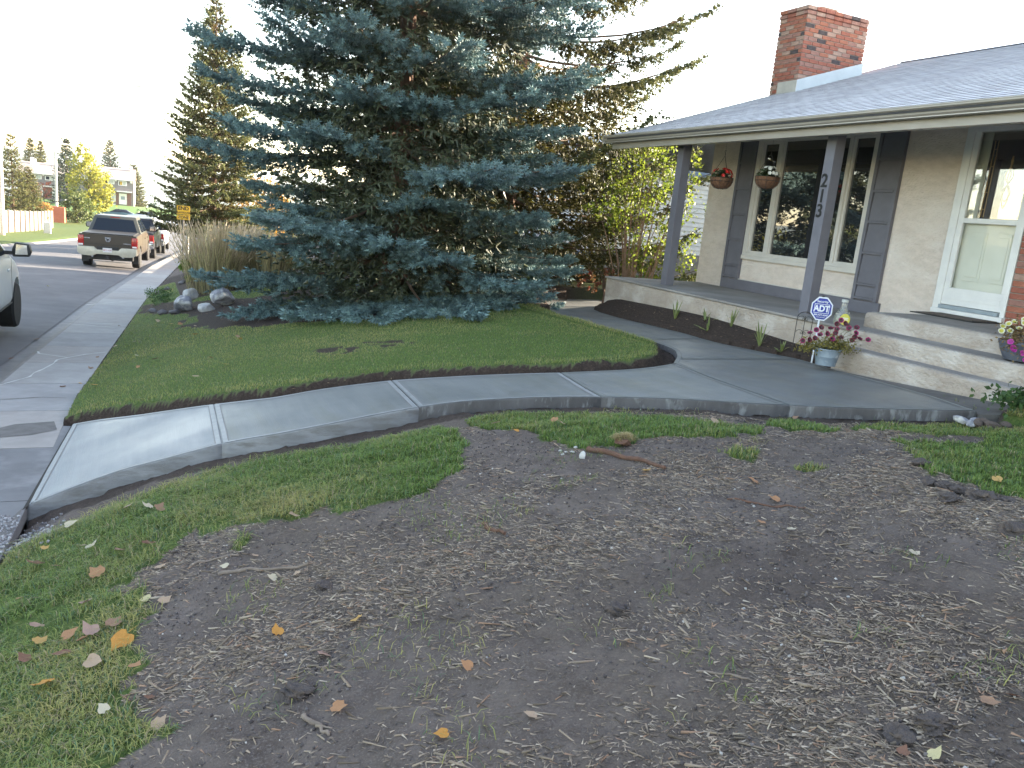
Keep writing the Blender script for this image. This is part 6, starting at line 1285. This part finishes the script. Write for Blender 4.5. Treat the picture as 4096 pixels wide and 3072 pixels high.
# trench and far-bed litter, bark mulch in the boulder bed
n = 9000; X = g.uniform(-.7, 7, n); Y = g.uniform(7, 20, n); k = (~grassmask(X, Y)) & ~inpoly(X, Y, WALK) & (X > x_e(Y)+.05) & ((dpoly(X, Y, FAR[:20]) < .4) | inpoly(X, Y, PTS['bedF']) | ((Y > 12) & (X > 1)) | (X > 5.8)); X, Y = X[k], Y[k]; n = len(X)
S = g.uniform(.015, .05, n); tint = np.array([(.16, .10, .065), (.08, .06, .05), (.24, .17, .11)])[g.integers(0, 3, n)]*g.uniform(.7, 1.2, n)[:, None]
V, F, C = instance(tv, tf, np.stack([X, Y, Tg(X, Y)+.003], -1), rots(g.normal(size=(n, 3))*[1, 1, .2], g.uniform(-.5, .5, n)), np.stack([S, S*1.2, S], -1), tint)
o = npmesh('bark_litter', V, F, M_chip, None, C); tag(o, 'brown bark and needle litter under the spruce and in the beds', 'bark mulch', kind='stuff')
# gravel at the sidewalk corner
n = 1500; gp = np.array(PTS['gravel']); X = g.uniform(gp[:, 0].min(), gp[:, 0].max(), n); Y = g.uniform(gp[:, 1].min(), gp[:, 1].max(), n); k = inpoly(X, Y, gp) | (g.random(n) < .15); X, Y = X[k], Y[k]; n = len(X); S = g.uniform(.004, .018, n)
Zg = np.where(X < x_e(Y), swz(X, Y), Tg(X, Y)); V, F, C = instance(tv2, tf2, np.stack([X, Y, Zg+S*.4], -1), rots(g.normal(size=(n, 3)), g.uniform(0, 6, n)), S, np.array([(.3, .29, .3), (.42, .41, .42), (.2, .19, .2)])[g.integers(0, 3, n)])
o = npmesh('gravel', V, F, M_chip, None, C); tag(o, 'broken grey gravel at the corner of the sidewalk and the walk', 'gravel', kind='stuff')
# clods
clod_m = mat('earth_clod', (.085, .070, .066), .95, (.055, .045, .044), 12, 6, bump=1, bscale=40, dist=.02, c3=(.12, .09, .07), s3=20)
cl_lab = ['crumbly clod on the edge of the right-hand grass patch', 'second clod along the edge of the right-hand grass', 'clod in the broken turf edge at the right', 'clod halfway down the right-hand turf edge', 'clod where the turf edge meets the frame', 'low clod below the right-hand grass', 'small clod at the top of the right-hand turf edge', 'clod just below the ridge of turned earth', 'clod near the small tuft, left of centre', 'dark lump of earth in the middle of the bare soil', 'clod near the bottom left of the bare soil', 'big clod near the bottom right corner', 'clod beside the big one at the bottom right']
for i, (x, y) in enumerate(PTS['clods']): s_ = random.uniform(.03, .055); rock('earth_clod', (x, y, ground_z(x, y)+s_*.2), (s_*1.3, s_, s_*.6), clod_m, cl_lab[i], 60+i, 'clod', 'clods of turned earth', rough=1.5, cuts=4, planes=0)
x, y = PTS['whiterock'][0]; rock('white_stone', (x, y, ground_z(x, y)+.02), (.022, .018, .04), M_rockp, 'upright bluish white stone beside the fallen root', 80)
pb = ['leftmost of the white pebbles near the root', 'second white pebble near the root', 'lowest white pebble of the little group', 'white pebble closest to the upright stone', 'topmost white pebble of the little group']
for i, (x, y) in enumerate(PTS['pebbles']): rock('pebble', (x, y, ground_z(x, y)+.006), (.017, .013, .009), mat('dull_pebble', (.40, .39, .37), .9), pb[i], 81+i, 'pebble', 'white pebbles near the root', cuts=2)
# overturned sod
x, y = PTS['sod'][0]; sod = empty('sod_clump', (x, y, ground_z(x, y))); tag(sod, 'overturned clump of dry yellow sod by the fallen root', 'sod')
rk = rock('root_ball', (0, 0, .03), (.085, .06, .04), mat('root_soil', (.14, .075, .05), .95, bump=1), None, 88, None, rough=.8); rk.parent = sod
for kk in list(rk.keys()): del rk[kk]
gg = np.random.default_rng(9); n = 420; a = gg.uniform(0, 6.28, n); r = gg.random(n)**.5; X = np.cos(a)*r*.085; Y = np.sin(a)*r*.06; Z = .03+.03*np.sqrt(np.clip(1-r*r, 0, 1))
o = blades('dry_blades', X, Y, Z, gg.uniform(.015, .045, n), np.full(n, .004), M_blade, np.array([(.42, .34, .17)])*gg.uniform(.7, 1.2, n)[:, None], 1.8, 5, parent=sod, kind=None)
# sticks, root
def stick(name, key, rad, m, label, cat='stick', wob=.01, fork=None):
    P = PTS[key]; pts = [(p[0]+random.uniform(-wob, wob), p[1]+random.uniform(-wob, wob), ground_z(*p)+rad[0]*.7) for p in catmull(P, 3)]; n_ = len(pts)
    rr = [rad[0]+(rad[1]-rad[0])*i/(n_-1)*1.0 for i in range(n_)]; rr = [q*random.uniform(.85, 1.15) for q in rr]; mb = MB().tube(pts, rr, 8)
    if fork: mb.tube([pts[n_//2], (pts[n_//2][0]+fork[0], pts[n_//2][1]+fork[1], pts[n_//2][2]+.02)], [rad[1]*.8, rad[1]*.4], 6)
    o = mb.build(name, m, smooth=True); tag(o, label, cat); return o
M_root = mat('root_bark', (.16, .085, .055), .9, (.10, .055, .04), 20, 6, bump=.8, bscale=60); M_stk = mat('grey_stick', (.26, .21, .17), .9, (.17, .135, .11), 12, 6, bump=.6, stretch=(1, 1, 1))
stick('fallen_root', 'root', (.020, .011), M_root, 'thick red-brown root lying on the soil below the walk', 'root')
stick('split_stick', 'twigA', (.011, .006), M_stk, 'long split grey stick left of centre on the bare soil'); stick('curved_twig', 'twigB', (.007, .004), M_stk, 'short curved twig just left of the long split stick')
stick('thin_twig', 'twigC', (.006, .004), M_root, 'long thin dark twig on the right half of the soil', fork=(.06, -.03)); stick('short_stick', 'twigD', (.012, .009), M_root, 'short dark stub of root in the middle of the soil')
stick('curved_bark', 'twigE', (.009, .006), M_stk, 'curved strip of bark near the bottom of the picture'); stick('thin_twig', 'twigF', (.005, .003), M_stk, 'straight thin twig low on the right of the soil'); stick('thin_twig', 'twigG', (.006, .004), M_stk, 'short grey twig in the grass at the left edge')
# fallen leaves
LC = [('tan', (.50, .36, .25)), ('cream', (.62, .54, .40)), ('brown-tan', (.36, .22, .14)), ('amber', (.58, .36, .12)), ('pinkish brown', (.46, .30, .24)), ('dark brown', (.24, .12, .075)), ('rusty orange', (.46, .24, .12)), ('pale yellow', (.66, .58, .32)), ('bright orange', (.62, .30, .06))]
def leaf_mesh(seed, heart=.35, curl=.25):
    g = random.Random(seed); V = [(0, 0, 0)]; n_ = 14; F = []
    for i in range(n_):
        t = 2*math.pi*i/n_; r = (1-.30*abs(math.sin(t/2-math.pi/2+math.pi/2))**3)*(.52+g.uniform(-.05, .05)); x = math.cos(t)*r*1.05+(.28 if i == 0 else 0); y = math.sin(t)*r*.92
        if i == n_//2: x += .14
        V.append((x, y, curl*(x*x*.6+y*y)*.9+g.uniform(-.05, .09)))
    F = [(0, 1+i, 1+(i+1) % n_) for i in range(n_)]; k = len(V); V += [(-.35, -.014, .02), (-.35, .014, .02), (-.85, .05+g.uniform(-.2, .2), .05)]; F.append((k, k+1, k+2))
    me = bpy.data.meshes.new('leaf'); me.from_pydata(V, [], F)
    for p in me.polygons: p.use_smooth = True
    return me
LM = [[leaf_mesh(s_*10+j, curl=(.15, .5, 1.0)[s_ % 3]) for j in range(1)][0] for s_ in range(9)]
leaf_mats = [mat('dead_leaf_'+n.replace(' ', '_').replace('-', '_'), c, .7, tuple(v*.72 for v in c), 40, 5, trans=.2, bump=.3, c3=tuple(v*.5 for v in c), s3=60, m3=(.6, .7)) for n, c in LC]
order = {}; rec = []
for i, (x, y, c) in enumerate(PTS['leaves']):
    onsw = x < float(x_e(y)); gm = bool(grassmask(np.array([x]), np.array([y]))[0]); wk = bool(inpoly(np.array([x]), np.array([y]), WALK)[0])
    surf = 'sidewalk' if x < -1e-3+float(x_e(y)) and x > float(x_e(y))-.95 else ('gutter and street' if onsw else ('new walk' if wk else ('left foreground grass' if gm and y < 6.4 and x < 1.9 else ('grass below the walk' if gm and y < 6.4 else ('front lawn' if gm else 'bare soil')))))
    rec.append((surf, c, y, x, i, onsw, gm, wk)); order.setdefault((surf, c), []).append((y, i))
ordn = ['nearest', 'second nearest', 'third nearest', 'fourth nearest', 'fifth nearest', 'sixth nearest', 'seventh nearest', 'eighth nearest', 'ninth nearest', 'tenth nearest', 'farthest but one', 'farthest']
for (surf, c, y, x, i, onsw, gm, wk) in rec:
    lst = sorted(order[(surf, c)]); r = [q[1] for q in lst].index(i); nm = LC[c][0]
    lab = ('only %s fallen leaf on the %s' % (nm, surf)) if len(lst) == 1 else ('%s of the %s fallen leaves on the %s' % (ordn[min(r, 11)], nm, surf))
    o = bpy.data.objects.new('fallen_leaf', LM[i % 9].copy() if i < 9 else LM[i % 9]); col.objects.link(o)
    if not o.data.materials: o.data.materials.append(leaf_mats[c])
    o.material_slots[0].link = 'OBJECT'; o.material_slots[0].material = leaf_mats[c]
    s_ = (random.uniform(.030, .052) if (surf == 'bare soil') else random.uniform(.038, .066))*(1.25 if i in (5, 10, 21) else 1)*(1.15 if y > 6.4 else 1)
    z = swz(x, y) if surf == 'sidewalk' else (rz(x, y)+.01 if onsw else (float(T0(np.array([x]), np.array([y]))[0])+.006 if wk else ground_z(x, y)+(.034 if gm else .008)))
    o.location = (x, y, float(z)+.004); o.scale = (s_*1.25, s_*1.25, s_); o.rotation_euler = (random.uniform(-.45, .45), random.uniform(-.45, .45), random.uniform(0, 6.28))
    tag(o, lab, 'leaf', 'fallen autumn leaves')


# ================================================================ AIR
hz = MB().box(-1500, 1500, -80, 2600, -60, 140).build('haze', None); hz['kind'] = 'stuff'
hm_ = bpy.data.materials.new('haze_air'); hm_.use_nodes = True; nt = hm_.node_tree; nt.nodes.clear()
ho = nt.nodes.new('ShaderNodeOutputMaterial'); pv = nt.nodes.new('ShaderNodeVolumePrincipled'); pv.inputs['Color'].default_value = (.86, .92, 1, 1); pv.inputs['Density'].default_value = .00017; pv.inputs['Anisotropy'].default_value = .3
nt.links.new(pv.outputs[0], ho.inputs['Volume']); hz.data.materials.append(hm_)
